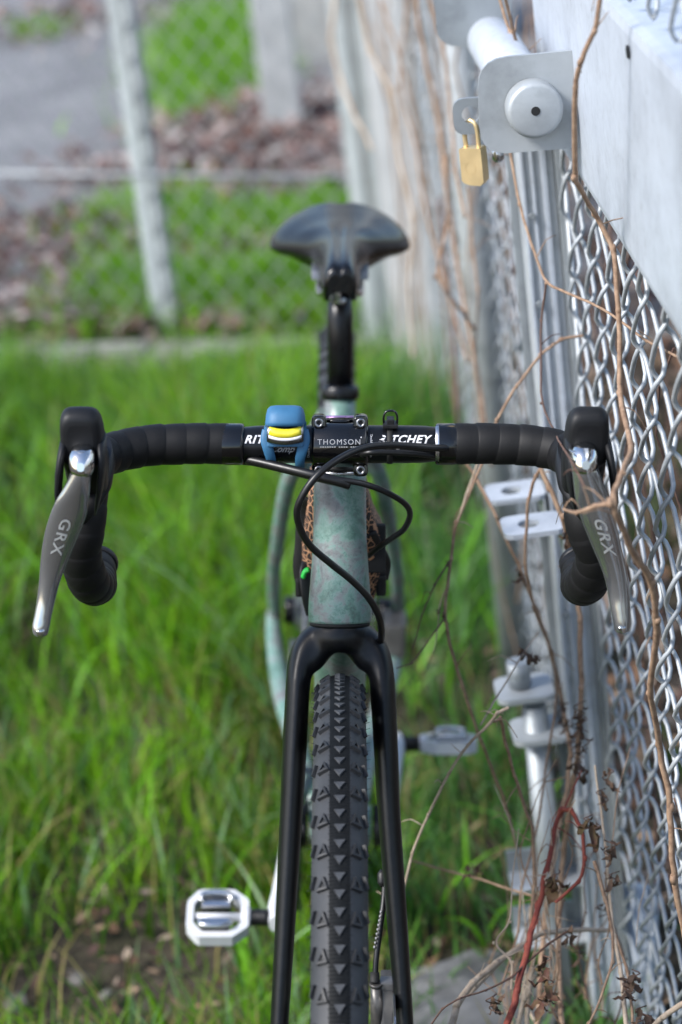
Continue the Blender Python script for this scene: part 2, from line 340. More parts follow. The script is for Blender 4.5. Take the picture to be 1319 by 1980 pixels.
# kerb between verge and pavement, pavement beyond
K0 = G(-60, 716); K1 = G(640, 692); kd = (K1-K0)/np.linalg.norm(K1-K0); kn = np.array([-kd[1], kd[0], 0]); kd[2] = 0
mb = MB(); a, b_ = K0-kd*2.2, K0+kd*2.5
NK = 9
for k in range(NK): p = a+(b_-a)*(k+.5)/NK; box(mb, p+kn*(.045+.004*math.sin(k*2.1))+np.array([0, 0, -.004+.004*math.sin(k*3.7)]), (b_-a)/NK/2*.985, kn*.045, (0, 0, .026), .008)
single('kerb', mb, 'kerb', 'low pale concrete kerb under the far fence', kind='structure')
a, b_ = a+kn*.112, b_+kn*.112
mb = MB(); P4 = [a-kd*12, b_+kd*14, b_+kd*14+kn*16, a-kd*12+kn*16]; mb.add([(p[0], p[1], .006) for p in P4], [(0, 1, 2, 3)], False)
single('pavement', mb, 'pave', 'grey asphalt lot behind the far fence', kind='structure')
# broken concrete patch by the foot of the gate
mb = MB(); c0 = G(905, 1985); poly = [c0+np.array([.11*math.cos(a)*(1+.12*math.sin(3*a)), .13*math.sin(a)*(1+.1*math.cos(5*a)), .002]) for a in np.linspace(0, 2*PI, 22, endpoint=False)]
prism(mb, poly, (0, 0, .014)); single('concrete_footing', mb, 'footing', kind='structure')
# low concrete wall block far behind (pale grey mass above the saddle)
t_ = Thing('concrete_wall', 'low pale concrete wall standing on the lot behind the far fence', 'wall', G(690, 130))
o_ = np.array(t_.org); box(mb := MB(), o_+np.array([.13, .25, .36]), (.40, 0, 0), (0, .11, 0), (0, 0, .36), .012); t_.part('block', mb, 'concrete')
box(mb := MB(), o_+np.array([.13, .25, .735]), (.43, 0, 0), (0, .14, 0), (0, 0, .02), .008); t_.part('coping', mb, 'rubber_pave')
# ------------------------------------------------------------------ vegetation sheets
def blades(name, label, bx, by, H, Wd, col, lean, mat='grass', z0=None, segs=3, cat=None, bend=.9):
    n = len(bx); az = rng.uniform(0, 2*PI, n); ld = rng.uniform(0, 2*PI, n) if np.isscalar(lean) else lean[1]; lm = (lean if np.isscalar(lean) else lean[0])
    L = H*rng.uniform(.12, 1.0, n)*lm; wx, wy = np.cos(az)*Wd/2, np.sin(az)*Wd/2; V = np.zeros((n, 2*segs+1, 3)); base = np.zeros(n) if z0 is None else z0
    for k in range(segs+1):
        q = k/segs; cx_ = bx+np.cos(ld)*L*q**1.8; cy_ = by+np.sin(ld)*L*q**1.8; cz = base-.02+(H+.02)*(q-bend*.28*q**3*np.clip(L/H, 0, 1.3)); wk = (1-q**1.6)*(.75+.5*q*(1-q)*2)
        if k < segs:
            V[:, 2*k] = np.stack([cx_-wx*wk, cy_-wy*wk, cz], 1); V[:, 2*k+1] = np.stack([cx_+wx*wk, cy_+wy*wk, cz], 1)
        else: V[:, 2*k] = np.stack([cx_, cy_, cz], 1)
    m_ = 2*segs+1; tri = []
    for k in range(segs-1): tri += [(2*k, 2*k+1, 2*k+3), (2*k, 2*k+3, 2*k+2)]
    tri.append((2*segs-2, 2*segs-1, 2*segs)); tri = np.array(tri); F_ = (tri[None]+np.arange(n)[:, None, None]*m_).reshape(-1, 3)
    me = bpy.data.meshes.new(name); me.vertices.add(n*m_); me.vertices.foreach_set('co', V.reshape(-1)); nf = len(F_)
    me.loops.add(nf*3); me.polygons.add(nf); me.loops.foreach_set('vertex_index', F_.reshape(-1).astype(np.int32)); me.polygons.foreach_set('loop_start', np.arange(0, nf*3, 3, dtype=np.int32))
    me.update(calc_edges=True); me.polygons.foreach_set('use_smooth', np.ones(nf, bool))
    at = me.color_attributes.new('Col', 'FLOAT_COLOR', 'POINT'); cc = np.ones((n, m_, 4)); cc[:, :, :3] = col[:, None, :]; at.data.foreach_set('color', cc.reshape(-1))
    me.materials.append(M[mat]); me.validate(); o = bpy.data.objects.new(name, me); COL.objects.link(o); o['kind'] = 'stuff'; o['label'] = label
    if cat: o['category'] = cat
    return o
def vnoise(x, y, sc, seed): return np.array([noise.noise(Vector((a*sc, b_*sc, seed))) for a, b_ in zip(x, y)])
def imgpos(x, y):
    P = np.stack([x, y, np.zeros_like(x)], 1) @ RM - CAM; d = P @ FW; return 659.5+FPX*P[:, 0]/d, 990-FPX*(P @ UP)/d
BARE = [(G(280, 1420), .08), (G(215, 1870), .12), (G(40, 1930), .10), (G(330, 1960), .06), (G(180, 1620), .05), (G(-20, 1080), .14), (G(130, 1970), .06), (G(440, 1400), .05), (G(420, 1900), .04), (G(90, 1740), .05), (G(905, 1985), .13)]
def grass_field(n):
    x = rng.uniform(-1.9, .42, n); y = rng.uniform(-.6, 3.0, n); keep = np.ones(n, bool)
    q = (y-K0[1])-(x-K0[0])*kd[1]/kd[0]; keep &= q < .02
    gx = FA[0]+(y-FA[1])*FD[0]/FD[1]; keep &= x < gx-.01
    nz = vnoise(x, y, 3.0, 1.0); nz2 = vnoise(x, y, 9.0, 5.0); nz3 = vnoise(x, y, 22.0, 8.0); p = np.clip(.62+nz*1.2+nz2*.9+nz3*.9, .03, 1)
    for c0, r0 in BARE: d = np.hypot(x-c0[0], (y-c0[1])*.75)/r0; p *= 1-.97*np.exp(-d**2*1.1)
    keep &= rng.random(n) < p; return x[keep], y[keep], nz[keep]
x, y, nz = grass_field(95000); n = len(x); ix, iy = imgpos(x, y)
tall = np.clip((1450-iy)/330, 0, 1); edge = np.clip((iy-690)/60, 0, 1)
edge = np.clip((iy-715)/260, 0, 1)
H = (.062+.03*np.clip((iy-700)/120, 0, 1)+.16*tall*edge)*(1+.55*nz)*rng.uniform(.5, 1.35, n)
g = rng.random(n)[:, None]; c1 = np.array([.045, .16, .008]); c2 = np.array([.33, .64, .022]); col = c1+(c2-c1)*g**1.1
col *= (.85+.75*np.clip(vnoise(x, y, 5.0, 20.0), -.7, .6))[:, None]; right = np.clip((ix-700)/120, 0, 1)[:, None]; col = col*(1-right)+right*(np.array([.07, .18, .03])+g*np.array([.09, .19, .05]))  # right side blends to darker blades: the fence's shade put into their colour
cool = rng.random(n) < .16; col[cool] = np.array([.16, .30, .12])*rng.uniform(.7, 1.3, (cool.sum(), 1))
dry = rng.random(n) < (.05+.13*(iy > 1350)); col[dry] = np.array([.42, .36, .13])*rng.uniform(.5, 1.1, (dry.sum(), 1))
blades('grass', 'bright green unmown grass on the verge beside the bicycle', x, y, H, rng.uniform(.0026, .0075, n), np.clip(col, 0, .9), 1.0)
# larger arching blades
x, y, nz = grass_field(8500); n = len(x); ix, iy = imgpos(x, y); k = (iy < 1450) | (rng.random(n) < .3); x, y, ix, iy = x[k], y[k], ix[k], iy[k]; n = len(x)
H = rng.uniform(.12, .27, n)*np.where(iy < 1300, 1.1, .6)*np.clip((iy-700)/300, .15, 1)
col = np.where(rng.random(n)[:, None] < .3, np.array([[.30, .46, .22]]), np.array([[.24, .58, .03]]))*rng.uniform(.7, 1.25, (n, 1))
blades('long_grass', 'long arching grass blades standing above the verge', x, y, H, rng.uniform(.005, .011, n), col, 1.3, segs=5)
def quads(name, label, x, y, z, S, col, mat='litter', tilt=.6, cat=None):
    n = len(x); az = rng.uniform(0, 2*PI, n); u = np.stack([np.cos(az), np.sin(az), rng.uniform(-tilt, tilt, n)], 1); v = np.stack([-np.sin(az), np.cos(az), rng.uniform(-tilt, tilt, n)], 1)
    c0 = np.stack([x, y, z], 1); u *= S[:, None]; v *= (S*rng.uniform(.35, .7, n))[:, None]; up_ = np.stack([np.zeros(n), np.zeros(n), S*rng.uniform(.1, .5, n)], 1)
    V = np.stack([c0-u, c0-v*.9+up_*.6-u*.1, c0+u*1.1+up_, c0+v+up_*.4-u*.1, c0+up_*.0], 1); F_ = np.array([(0, 1, 4), (1, 2, 4), (2, 3, 4), (3, 0, 4)]); F_ = (F_[None]+np.arange(n)[:, None, None]*5).reshape(-1, 3)
    me = bpy.data.meshes.new(name); me.from_pydata(V.reshape(-1, 3).tolist(), [], F_.tolist()); at = me.color_attributes.new('Col', 'FLOAT_COLOR', 'POINT'); cc = np.ones((n, 5, 4)); cc[:, :, :3] = col[:, None, :]; at.data.foreach_set('color', cc.reshape(-1))
    me.materials.append(M[mat]); o = bpy.data.objects.new(name, me); COL.objects.link(o); o['kind'] = 'stuff'; o['label'] = label; return o
def tones(n, pal, lo=.6, hi=1.3): return np.array(pal)[rng.integers(0, len(pal), n)]*rng.uniform(lo, hi, (n, 1))
n = 7000; x = rng.uniform(-1.8, .36, n); y = rng.uniform(-.5, 3.0, n)
BROWN = [(.22, .13, .08), (.30, .21, .14), (.13, .075, .05), (.36, .28, .22), (.10, .06, .05)]
quads('leaf_litter', 'dead brown leaves lying in the grass verge', x, y, rng.uniform(0, .014, n), rng.uniform(.004, .014, n), tones(n, BROWN))
n = 9000; x = rng.uniform(.36, 2.2, n); y = rng.uniform(-1.0, 5.5, n)
quads('leaf_litter', 'dead brown leaves piled behind the gate mesh', x, y, rng.uniform(0, .05, n), rng.uniform(.012, .034, n), tones(n, BROWN+[(.26, .2, .16)]))
# lot beyond: litter drifts and green weed patches
def blob(n, cx, cy, sx, sy): return rng.normal(cx, sx, n), rng.normal(cy, sy, n)
X_, Y_ = [], []
for (px, py, n, sx, sy) in ((130, 470, 700, .22, .16), (640, 240, 900, .24, .22), (160, 40, 250, .25, .3), (600, 330, 500, .2, .2), (100, 620, 500, .2, .08), (420, 520, 900, .3, .14), (560, 620, 500, .3, .08), (330, 330, 300, .2, .1), (700, 330, 400, .12, .2), (860, 300, 500, .12, .3), (480, 250, 400, .15, .2)):
    c0 = G(px, py); a, b_ = blob(n, c0[0], c0[1], sx, sy); X_.append(a); Y_.append(b_)
X_, Y_ = np.concatenate(X_), np.concatenate(Y_); k = (Y_-K0[1])-(X_-K0[0])*kd[1]/kd[0] > .14; X_, Y_ = X_[k], Y_[k]; n = len(X_)
quads('leaf_litter', 'purple brown leaf drifts on the asphalt behind the far fence', X_, Y_, rng.uniform(.008, .05, n), rng.uniform(.015, .045, n), tones(n, [(.2, .12, .10), (.28, .18, .15), (.11, .075, .075), (.36, .28, .26), (.42, .38, .36)]))
X_, Y_ = [], []
for (px, py, n, sx, sy) in ((430, 90, 1900, .14, .45), (390, 200, 500, .10, .25), (300, 430, 900, .09, .10), (430, 480, 1500, .16, .12), (340, 600, 700, .16, .10), (510, 630, 600, .16, .08), (230, 640, 200, .10, .08), (620, 640, 300, .1, .06), (620, 440, 800, .09, .08), (250, 560, 500, .06, .05), (520, 560, 700, .14, .08), (640, 600, 400, .10, .05), (80, 70, 120, .06, .06), (390, 590, 1200, .13, .07)):
    c0 = G(px, py); a, b_ = blob(n, c0[0], c0[1], sx, sy); X_.append(a); Y_.append(b_)
X_, Y_ = np.concatenate(X_), np.concatenate(Y_); k = (Y_-K0[1])-(X_-K0[0])*kd[1]/kd[0] > .14; X_, Y_ = X_[k], Y_[k]; n = len(X_)
g = rng.random(n)[:, None]; col = np.array([.10, .26, .02])+g*np.array([.18, .28, .02])
blades('weeds', 'bright green weed patches growing on the lot behind the far fence', X_, Y_, rng.uniform(.03, .13, n), rng.uniform(.008, .022, n), col, .9, segs=2)
n = 1500; x = rng.uniform(.42, 1.6, n); y = rng.uniform(-.2, 2.8, n); p = vnoise(x, y, 2.5, 9.0); k = p > .05; x, y = x[k], y[k]; n = len(x)
blades('weeds', 'dark green weeds growing behind the gate mesh', x, y, rng.uniform(.05, .2, n), rng.uniform(.006, .016, n), tones(n, [(.05, .12, .02), (.09, .16, .03)]), 1.0, segs=3)
# stones on the bare earth
bmS = bmesh.new(); bmesh.ops.create_icosphere(bmS, subdivisions=2, radius=.011)
for v_ in bmS.verts: v_.co = v_.co*(1+.35*noise.noise(v_.co*90)); v_.co.z *= .6
meS = bpy.data.meshes.new('stone'); bmS.to_mesh(meS); bmS.free(); meS.materials.append(M['stone'])
for (px, py, sc, lb) in ((150, 1895, 1.0, 'small grey stone on the bare earth near the left edge of the photo'), (205, 1925, .7, 'smaller grey stone on bare earth, nearer the fork than its neighbour'), (30, 1940, 1.3, 'largest grey stone in the bottom left corner')):
    o = bpy.data.objects.new('stone', meS); COL.objects.link(o); o.location = G(px, py)+np.array([0, 0, .002]); o.scale = (sc*1.2, sc, sc); o.rotation_euler = (0, 0, px); o['label'] = lb; o['category'] = 'stone'; o['group'] = 'stones on the bare earth'

# ================================================================== GATE AND FENCES
Zu = np.array([0, 0, 1.0])
S0 = sof(GF(1062, 300)); ST0, ST1 = S0, S0+.042            # stile
STB = sof(GF(1092, 620))                                    # tension bar of the mesh
gt = Thing('gate', 'galvanised chain link gate leaf with broad pale top beam, the bicycle leans on it', 'gate', gate(ST0, 0))
zt = GF(1170, 0)[2]; zb = FA[2]
# beam: pressed hollow section with rounded edges
def gbox(mb, s0, s1, o0, o1, z0, z1, bev=.004): return box(mb, gate((s0+s1)/2, (z0+z1)/2, (o0+o1)/2), FD*(s1-s0)/2, -FN*(o1-o0)/2, Zu*(z1-z0)/2, bev)
gt.part('top_beam', gbox(MB(), -1.6, ST0+.04, -.075, 0, zb, zt, .009), 'galvpale')
mb = MB(); q = GF(1217, 100); prism(mb, [q+FD*.006*math.cos(a)+Zu*.005*math.sin(a)+FN*-.0006 for a in np.linspace(0, 2*PI, 16, endpoint=False)], -FN*.0012); gt.part('drain_hole', mb, 'dark')  # flat dark disc: the shade inside the slot is put in as colour
# stile: channel built from web, two lips and ribs
gt.part('stile', gbox(MB(), ST0, ST1, -.004, .030, .02, zb-.003, .003), 'galv')
for k, (o0, wd) in enumerate(((.004, .005), (.0165, .003), (.026, .0035))): gt.part('rib', gbox(MB(), ST0-.0035, ST0+.001, o0, o0+wd, .02, zb-.004, .0012), 'galvpale')
gt.part('closing_strip', gbox(MB(), ST0-.004, ST0+.012, -.014, -.0045, .02, zb-.004, .002), 'galvdark')
for pz in (.09, .30, .52, .685, .86, .95):
    mb = MB(); c0 = gate(ST0-.0035, pz, .0225); sweep(mb, [c0, c0-FD*.004], .0032, 8); gt.part('rivet', mb, 'galvdark')
gt.part('tension_bar', bar_(MB(), gate(STB+.006, .03, -.012), gate(STB+.006, zb-.004, -.012), (.0022, .0045), 8), 'galv')
# second member of the stile seen past it
gt.part('stile_flange', gbox(MB(), ST1+.004, ST1+.010, -.012, .038, .02, zb-.006, .002), 'galvdark')
# chain link wires: two phases x three variants, shared by all instances
HS, HZ = .042, .051
def wire_mesh(ph, z0, z1, rw, seedv, seg=6, dense=True):
    rs = random.Random(seedv); mb = MB(); nh = int(round((z1-z0)/HZ)); pts = []
    jit = [(rs.uniform(-.0022, .0022), rs.uniform(-.003, .003), rs.uniform(-.0012, .0012)) for _ in range(nh+2)]
    for k in range(nh):
        a = (k+ph) % 2; sA, sB = (-.0018, HS+.0018) if a == 0 else (HS+.0018, -.0018); zA, zB = z0+k*HZ+jit[k][1]*.5, z0+(k+1)*HZ+jit[k+1][1]*.5
        front = 1 if a == 0 else -1; j0, j1 = jit[k][0], jit[k+1][0]; sA += j0; sB += j1
        prof = ((0, 0, 0), (.07, .01, .5), (.20, .09, .92), (.38, .34, 1), (.62, .66, 1), (.80, .91, .92), (.93, .99, .5)) if dense else ((0, 0, 0), (.2, .1, 1), (.8, .9, 1))
        for q, e, o in prof: pts.append(gate(0, 0, 0)*0+FD*(sA+(sB-sA)*e)*-1+Zu*(zA+(zB-zA)*q)-FN*(front*o*.0056+jit[k][2]*o))
    sweep(mb, pts, rw, seg, up=tuple(FN)); return mb.mesh('wire', M['wire'])
def hang(th, meshes, sv0, cnt, org, name='wire'):
    out = []
    for i in range(cnt):
        me = meshes[(i % 2)*(len(meshes)//2)+(i//2) % (len(meshes)//2)]; o = bpy.data.objects.new(name, me); COL.objects.link(o); o.parent = th.o
        o.location = Vector(gate(sv0-i*HS, 0, -.012)-np.array(th.org)); o.rotation_euler = (random.uniform(-.004, .004), random.uniform(-.004, .004), 0); out.append(o)
    return out
low = [wire_mesh(p, .03, zb-.005, .00215, 11+7*p+k) for p in (0, 1) for k in range(3)]
up_ = [wire_mesh(p, zt+.01, zt+.55, .00175, 31+7*p+k) for p in (0, 1) for k in range(2)]
hang(gt, low, STB, 40, None); hang(gt, up_, STB, 26, None)
# latch: two plates on a tube along the gate, capped, plus ear for the padlock
YP = 0.17
def on(px, py, y=YP): return WY(px, py, y)
def plate(th, pts, y, th_, mat, name='latch_plate', label=None):
    mb = MB(); prism(mb, [on(px, py, y) for px, py in pts], (0, th_, 0)); return th.part(name, mb, mat, label)
def roundpoly(c, r, n=5):
    """round the corners of a pixel polygon; r per corner"""
    out = []; m_ = len(c)
    for i in range(m_):
        p, q, s = np.array(c[i-1], float), np.array(c[i], float), np.array(c[(i+1) % m_], float); rr_ = r[i]
        if rr_ == 0: out.append(tuple(q)); continue
        a = q+(p-q)/np.linalg.norm(p-q)*rr_; b_ = q+(s-q)/np.linalg.norm(s-q)*rr_
        for k in range(n+1): t_ = k/n; out.append(tuple((1-t_)**2*a+2*t_*(1-t_)*q+t_**2*b_))
    return out
plate(gt, roundpoly([(1146, 94), (922, 116), (930, 300), (1146, 284)], [3, 58, 52, 3]), YP, .0055, 'galvmid')
c1 = on(1020, 189); c2 = on(1036, 215, YP-.022)
ax = c1-on(1036, 213, YP-.022); ax = FD
mb = MB(); rc = .0245
rings = [[c2+FD*dd+(np.cross(FD, Zu)*math.cos(a)+Zu*math.sin(a))*rq for a in np.linspace(0, 2*PI, 36, endpoint=False)] for dd, rq in ((0, .0001), (0, rc-.004), (.0012, rc-.0012), (.004, rc), (.0215, rc))]
loft(mb, rings, caps=False); gt.part('tube_cap', mb, 'galvmid')
mb = MB(); sweep(mb, [c2-FD*.0006, c2+FD*.002], .0040, 14); gt.part('cap_hole', mb, 'dark')  # solid dark plug, the hole's inner shade given by colour alone
gt.part('latch_tube', bar_(MB(), c2+FD*.028, c2+FD*.52, .0243, 32), 'galvpale')
plate(gt, roundpoly([(990, -40), (835, -40), (848, 92), (990, 86)], [0, 10, 40, 6]), c2[1]+.33, .006, 'galvdark', 'latch_plate', 'rear latch plate')
mb = MB(); sweep(mb, [on(1128, 102, YP+.004), on(1139, 180, YP+.004), on(1141, 284, YP+.004)], [.003, .0045, .004], 8, jitter=.3, smooth=6); gt.part('weld_bead', mb, 'galvdark')
ear = Thing; mb = MB(); hc = on(910, 222, YP+.03)
outer = resample([on(px, py, YP+.03) for px, py in roundpoly([(940, 188), (874, 192), (878, 262), (940, 258)], [0, 24, 24, 0])], 32)
hole = [hc+np.array([math.cos(a), 0, math.sin(a)])*.0078 for a in np.linspace(0, 2*PI, 32, endpoint=False)]
k0 = min(range(32), key=lambda k: np.linalg.norm((hole[k]-hc)/np.linalg.norm(hole[k]-hc)-(outer[0]-hc)/np.linalg.norm(outer[0]-hc)))
d0 = 1 if np.cross(outer[0]-hc, outer[4]-hc)[1]*np.cross(hole[0]-hc, hole[4]-hc)[1] > 0 else -1
hole = [hole[(k0+d0*k) % 32] for k in range(32)]
ring_plate(mb, outer, hole, (0, .0045, 0)); gt.part('hasp_ear', mb, 'galvdark')
mb = MB(); q = on(963, 300, YP+.05); bmesh_r = [[q+Zu*zz+np.array([math.cos(a), math.sin(a), 0])*rq for a in np.linspace(0, 2*PI, 14, endpoint=False)] for zz, rq in ((.006, .004), (.004, .0055), (-.003, .0055), (-.006, .003))]; loft(mb, bmesh_r); gt.part('bolt', mb, 'silver')
# padlock
pl = Thing('padlock', 'small brass padlock hanging from the ear of the gate latch', 'padlock', on(917, 320, YP+.033))
po = np.array(pl.org); yw = rad(24); fx = np.array([math.cos(yw), math.sin(yw), 0]); fy = np.array([-math.sin(yw), math.cos(yw), 0])
sc = 1/2.24/1000
body = MB(); W_, H_, D_ = .0105, .0170, .0065
prof = [(-W_, H_*.93), (-W_*.9, H_), (W_*.9, H_), (W_, H_*.93), (W_, -H_*.78), (W_*.7, -H_), (-W_*.3, -H_*.97), (-W_*.8, -H_*.86), (-W_, -H_*.72)]
fx = np.array([math.cos(rad(-26)), math.sin(rad(-26)), 0]); fy = np.array([-fx[1], fx[0], 0]); 
prism(body, [po+fx*a+Zu*b_-fy*D_ for a, b_ in prof], fy*2*D_); pl.part('body', body, 'brass')
mb = MB(); R_ = []
for q_, e in ((.0046, .0003), (.0052, .0003)): R_.append([po-Zu*.001+fx*(-.001)+fx*math.cos(a)*q_+Zu*math.sin(a)*q_*1.15-fy*(D_+e) for a in np.linspace(0, 2*PI, 28, endpoint=False)])
loft(mb, R_, caps=False); pl.part('stamped_ring', mb, 'brass')
sh = [po+fx*-.0062+Zu*(H_-.002), po+fx*-.0062+Zu*(H_+.013), po+fx*-.0045+Zu*(H_+.0205)+fy*.001, po+Zu*(H_+.0235)+fy*.001, po+fx*.0045+Zu*(H_+.0205), po+fx*.0062+Zu*(H_+.013), po+fx*.0062+Zu*(H_-.002)]
pl.part('shackle', sweep(MB(), sh, .0021, 12, smooth=6), 'brass')
# hinge ears with holes on the stile
def ear_plate(px, py, lab=None, hole_r=.0105, name='hinge_ear', off0=.024):
    mb = MB(); c0 = GF(px, py, .065); z0 = c0[2]; sv = sof(c0)
    lo = rrect(0, 0, .060, .050, .009, 5); outer = [gate(sv+b_, z0, .062+a) for a, b_ in lo]; outer = resample(outer, 32)
    cc = gate(sv, z0, .066); h = [cc-FN*hole_r*math.cos(a)+FD*hole_r*math.sin(a) for a in np.linspace(0, 2*PI, 32, endpoint=False)]
    th0 = [math.atan2((p-cc)@FD, -(p-cc)@FN) for p in outer]; h = [cc-FN*hole_r*math.cos(a)+FD*hole_r*math.sin(a) for a in th0]
    ring_plate(mb, outer, h, (0, 0, -.005)); gt.part(name, mb, 'galvpale', lab)
    gt.part('ear_lip', gbox(MB(), sv-.023, sv+.023, .0335, .0365, z0-.030, z0-.0055, .001), 'galv')
ear_plate(990, 948); ear_plate(1024, 1012)
# drop bolt beside the stile
db = Thing('drop_bolt', 'galvanised drop bolt rod standing in brackets beside the gate stile', 'gate bolt', gate(sof(GF(1085, 1600, .07)), 0, .07))
sv = sof(GF(1080, 1600, .0)) ; OFF = .062
def rod(px, py, off=OFF): return GF(px, py, off)
def at_s(sv_, off, py):      # height on the gate plane at a given s/off that projects to py
    lo_, hi_ = -.2, 1.6
    for _ in range(40):
        m_ = (lo_+hi_)/2
        if projW(gate(sv_, m_, off))[1] > py: lo_ = m_
        else: hi_ = m_
    return lo_
sv = S0+.03
zz = lambda py, off=OFF: at_s(sv, off, py)
db.part('rod', bar_(MB(), gate(sv, 0.0, OFF), gate(sv, zz(1372), OFF), .0135, 24), 'galvdark')  # darker steel tone puts the shade of the lower gate into the rod's colour
mb = MB(); bar_(mb, gate(sv, zz(1402), OFF), gate(sv, zz(1362), OFF), .0125, 20); db.part('pin', mb, 'galvdark')
mb = MB(); bar_(mb, gate(sv+.012, zz(1330), OFF+.012), gate(sv+.012, zz(1285), OFF+.012), .0125, 20); db.part('pin', mb, 'galvdark')
for py, da, do in ((1335, .012, .012), (1408, 0, 0)):
    z0 = zz(py); mb = MB(); lo = rrect(0, 0, .062, .060, .012, 5); prism(mb, [gate(sv+da+b_, z0, OFF+do-.004+a) for a, b_ in lo], (0, 0, -.006)); db.part('bracket', mb, 'galvmid')
for py, w_, h_ in ((1655, .060, .030), (1765, .075, .030)):
    z0 = zz(py); db.part('bracket', gbox(MB(), sv-.022, sv+.02, .002, OFF+.045, z0-h_, z0-h_+.004, .001), 'galv'); db.part('bracket_web', gbox(MB(), sv+.0205, sv+.024, .002, OFF+.045, z0-h_, z0, .001), 'galvdark')
# diagonal brace by the foot of the stile
br = Thing('brace', 'galvanised channel brace slanting to the ground at the foot of the gate stile', 'brace', G(1215, 1975))
a, b_ = gate(S0+.02, .17, -.035), G(1222, 1990)+np.array([.0, -.02, 0]); br.part('channel', bar_(MB(), a, b_, (.022, .012), 4), 'galvpale'); br.part('flange', bar_(MB(), a+FN*.014, b_+FN*.014, (.003, .02), 4), 'galv')
# far leaf of the gate with its post
S2 = sof(GF(968, 930)); S3 = sof(GF(770, 655))
fg = Thing('mesh_fence', 'blurred chain link panel between the gate stile and the corner post, overgrown with dry stems', 'fence', gate(S2, 0))
fg.part('post', bar_(MB(), gate(S2, 0, 0), gate(S2, 1.75, 0), .026, 20), 'galv'); fg.part('top_rail', bar_(MB(), gate(S2, 1.7, 0), gate(S3, 1.7, 0), .02, 14), 'galv')
wl = [wire_mesh(p, .05, 1.69, .0017, 51+7*p+k, 5, False) for p in (0, 1) for k in range(2)]
nfar = int((S3-S2)/HS)+8; hang(fg, wl, S3-.02, nfar, None)
# far fence across the view
C0 = WD(0, 0, 1)*0+G(752, 676); L0 = G(318, 656); fd = (L0-C0); fd /= np.linalg.norm(fd); fd[2] = 0; fn_ = np.array([-fd[1], fd[0], 0])
if fn_[1] < 0: fn_ = -fn_
ff = Thing('fence', 'blurred chain link fence with angle iron post crossing behind the bicycle', 'fence', L0)
LW = np.linalg.norm(L0-C0)
def angle_post(px, label):
    mb = MB(); P = px; o = np.array(P); a = .021
    prism(mb, [o+fd*a, o+fd*a+fn_*.006, o+fd*-a*.2+fn_*.006, o-fd*a*.2+fn_*.05, o-fd*a*.4+fn_*.05, o-fd*a*.4], (0, 0, 1.75)); return mb
ff.part('post', angle_post(L0, ''), 'smoothgalv'); mb = MB(); prism(mb, [L0-fd*.011+fn_*.004, L0-fd*.030+fn_*.004, L0-fd*.030+fn_*.030, L0-fd*.011+fn_*.030], (0, 0, 1.75)); ff.part('post_flange', mb, 'galvmid')
zr = None
lo_, hi_ = 0, 1.5
for _ in range(40):
    m_ = (lo_+hi_)/2
    if projW(L0+Zu*m_)[1] > 338: lo_ = m_
    else: hi_ = m_
ff.part('rail', bar_(MB(), C0+Zu*lo_-fn_*.0, L0+fd*1.6+Zu*lo_, .0045, 10), 'mesh_far')
def far_wire(ph):
    mb = MB(); pts = []; h = .037
    for k in range(int(1.7/h)):
        a = (k+ph) % 2; pts.append(fd*(0 if a == 0 else h)+Zu*(.03+k*h)+fn_*.002*(1 if a else -1))
    sweep(mb, pts, .0019, 5, up=tuple(fn_)); return mb.mesh('wire', M['mesh_far'])
fw = [far_wire(0), far_wire(1)]
for i in range(int((LW+1.5)/.037)):
    o = bpy.data.objects.new('wire', fw[i % 2]); COL.objects.link(o); o.parent = ff.o; o.location = Vector(C0+fd*(.02+i*.037)-np.array(ff.org))
cp = Thing('corner_post', 'tall grey steel corner post where the two fences meet, right of the saddle', 'post', C0)
cp.part('shaft', box(MB(), C0+Zu*.9, fd*.03, fn_*.025, Zu*.9, .004), 'galvdark'); cp.part('front_flange', box(MB(), C0+Zu*.9+fd*.018-fn_*.0285, fd*.018, fn_*.003, Zu*.9, .001), 'galvmid'); cp.part('side_plate', box(MB(), C0+Zu*.9-fd*.042-fn_*.01, fd*.008, fn_*.02, Zu*.9, .001), 'galv')
sp_ = G(842, 752); slab = Thing('concrete_pier', 'tall smooth pale grey concrete pier right of the corner post behind dry stems', 'pier', sp_)
slab.part('shaft', box(MB(), sp_+Zu*.85+np.array([.0, .06, 0]), (.068, 0, 0), (0, .06, 0), Zu*.85, .006), 'pier'); slab.part('base', box(MB(), sp_+Zu*.02+np.array([0, .06, 0]), (.08, 0, 0), (0, .075, 0), Zu*.02, .006), 'concrete')
pp = G(553, 262); cpil = Thing('concrete_pillar', 'slim pale concrete pillar standing on the lot behind the far fence', 'pillar', pp)
cpil.part('shaft', box(MB(), pp+Zu*.6, (.055, 0, 0), (0, .055, 0), Zu*.6, .008), 'rubber_pave'); cpil.part('foot', box(MB(), pp+Zu*.02, (.075, 0, 0), (0, .075, 0), Zu*.02, .006), 'concrete')
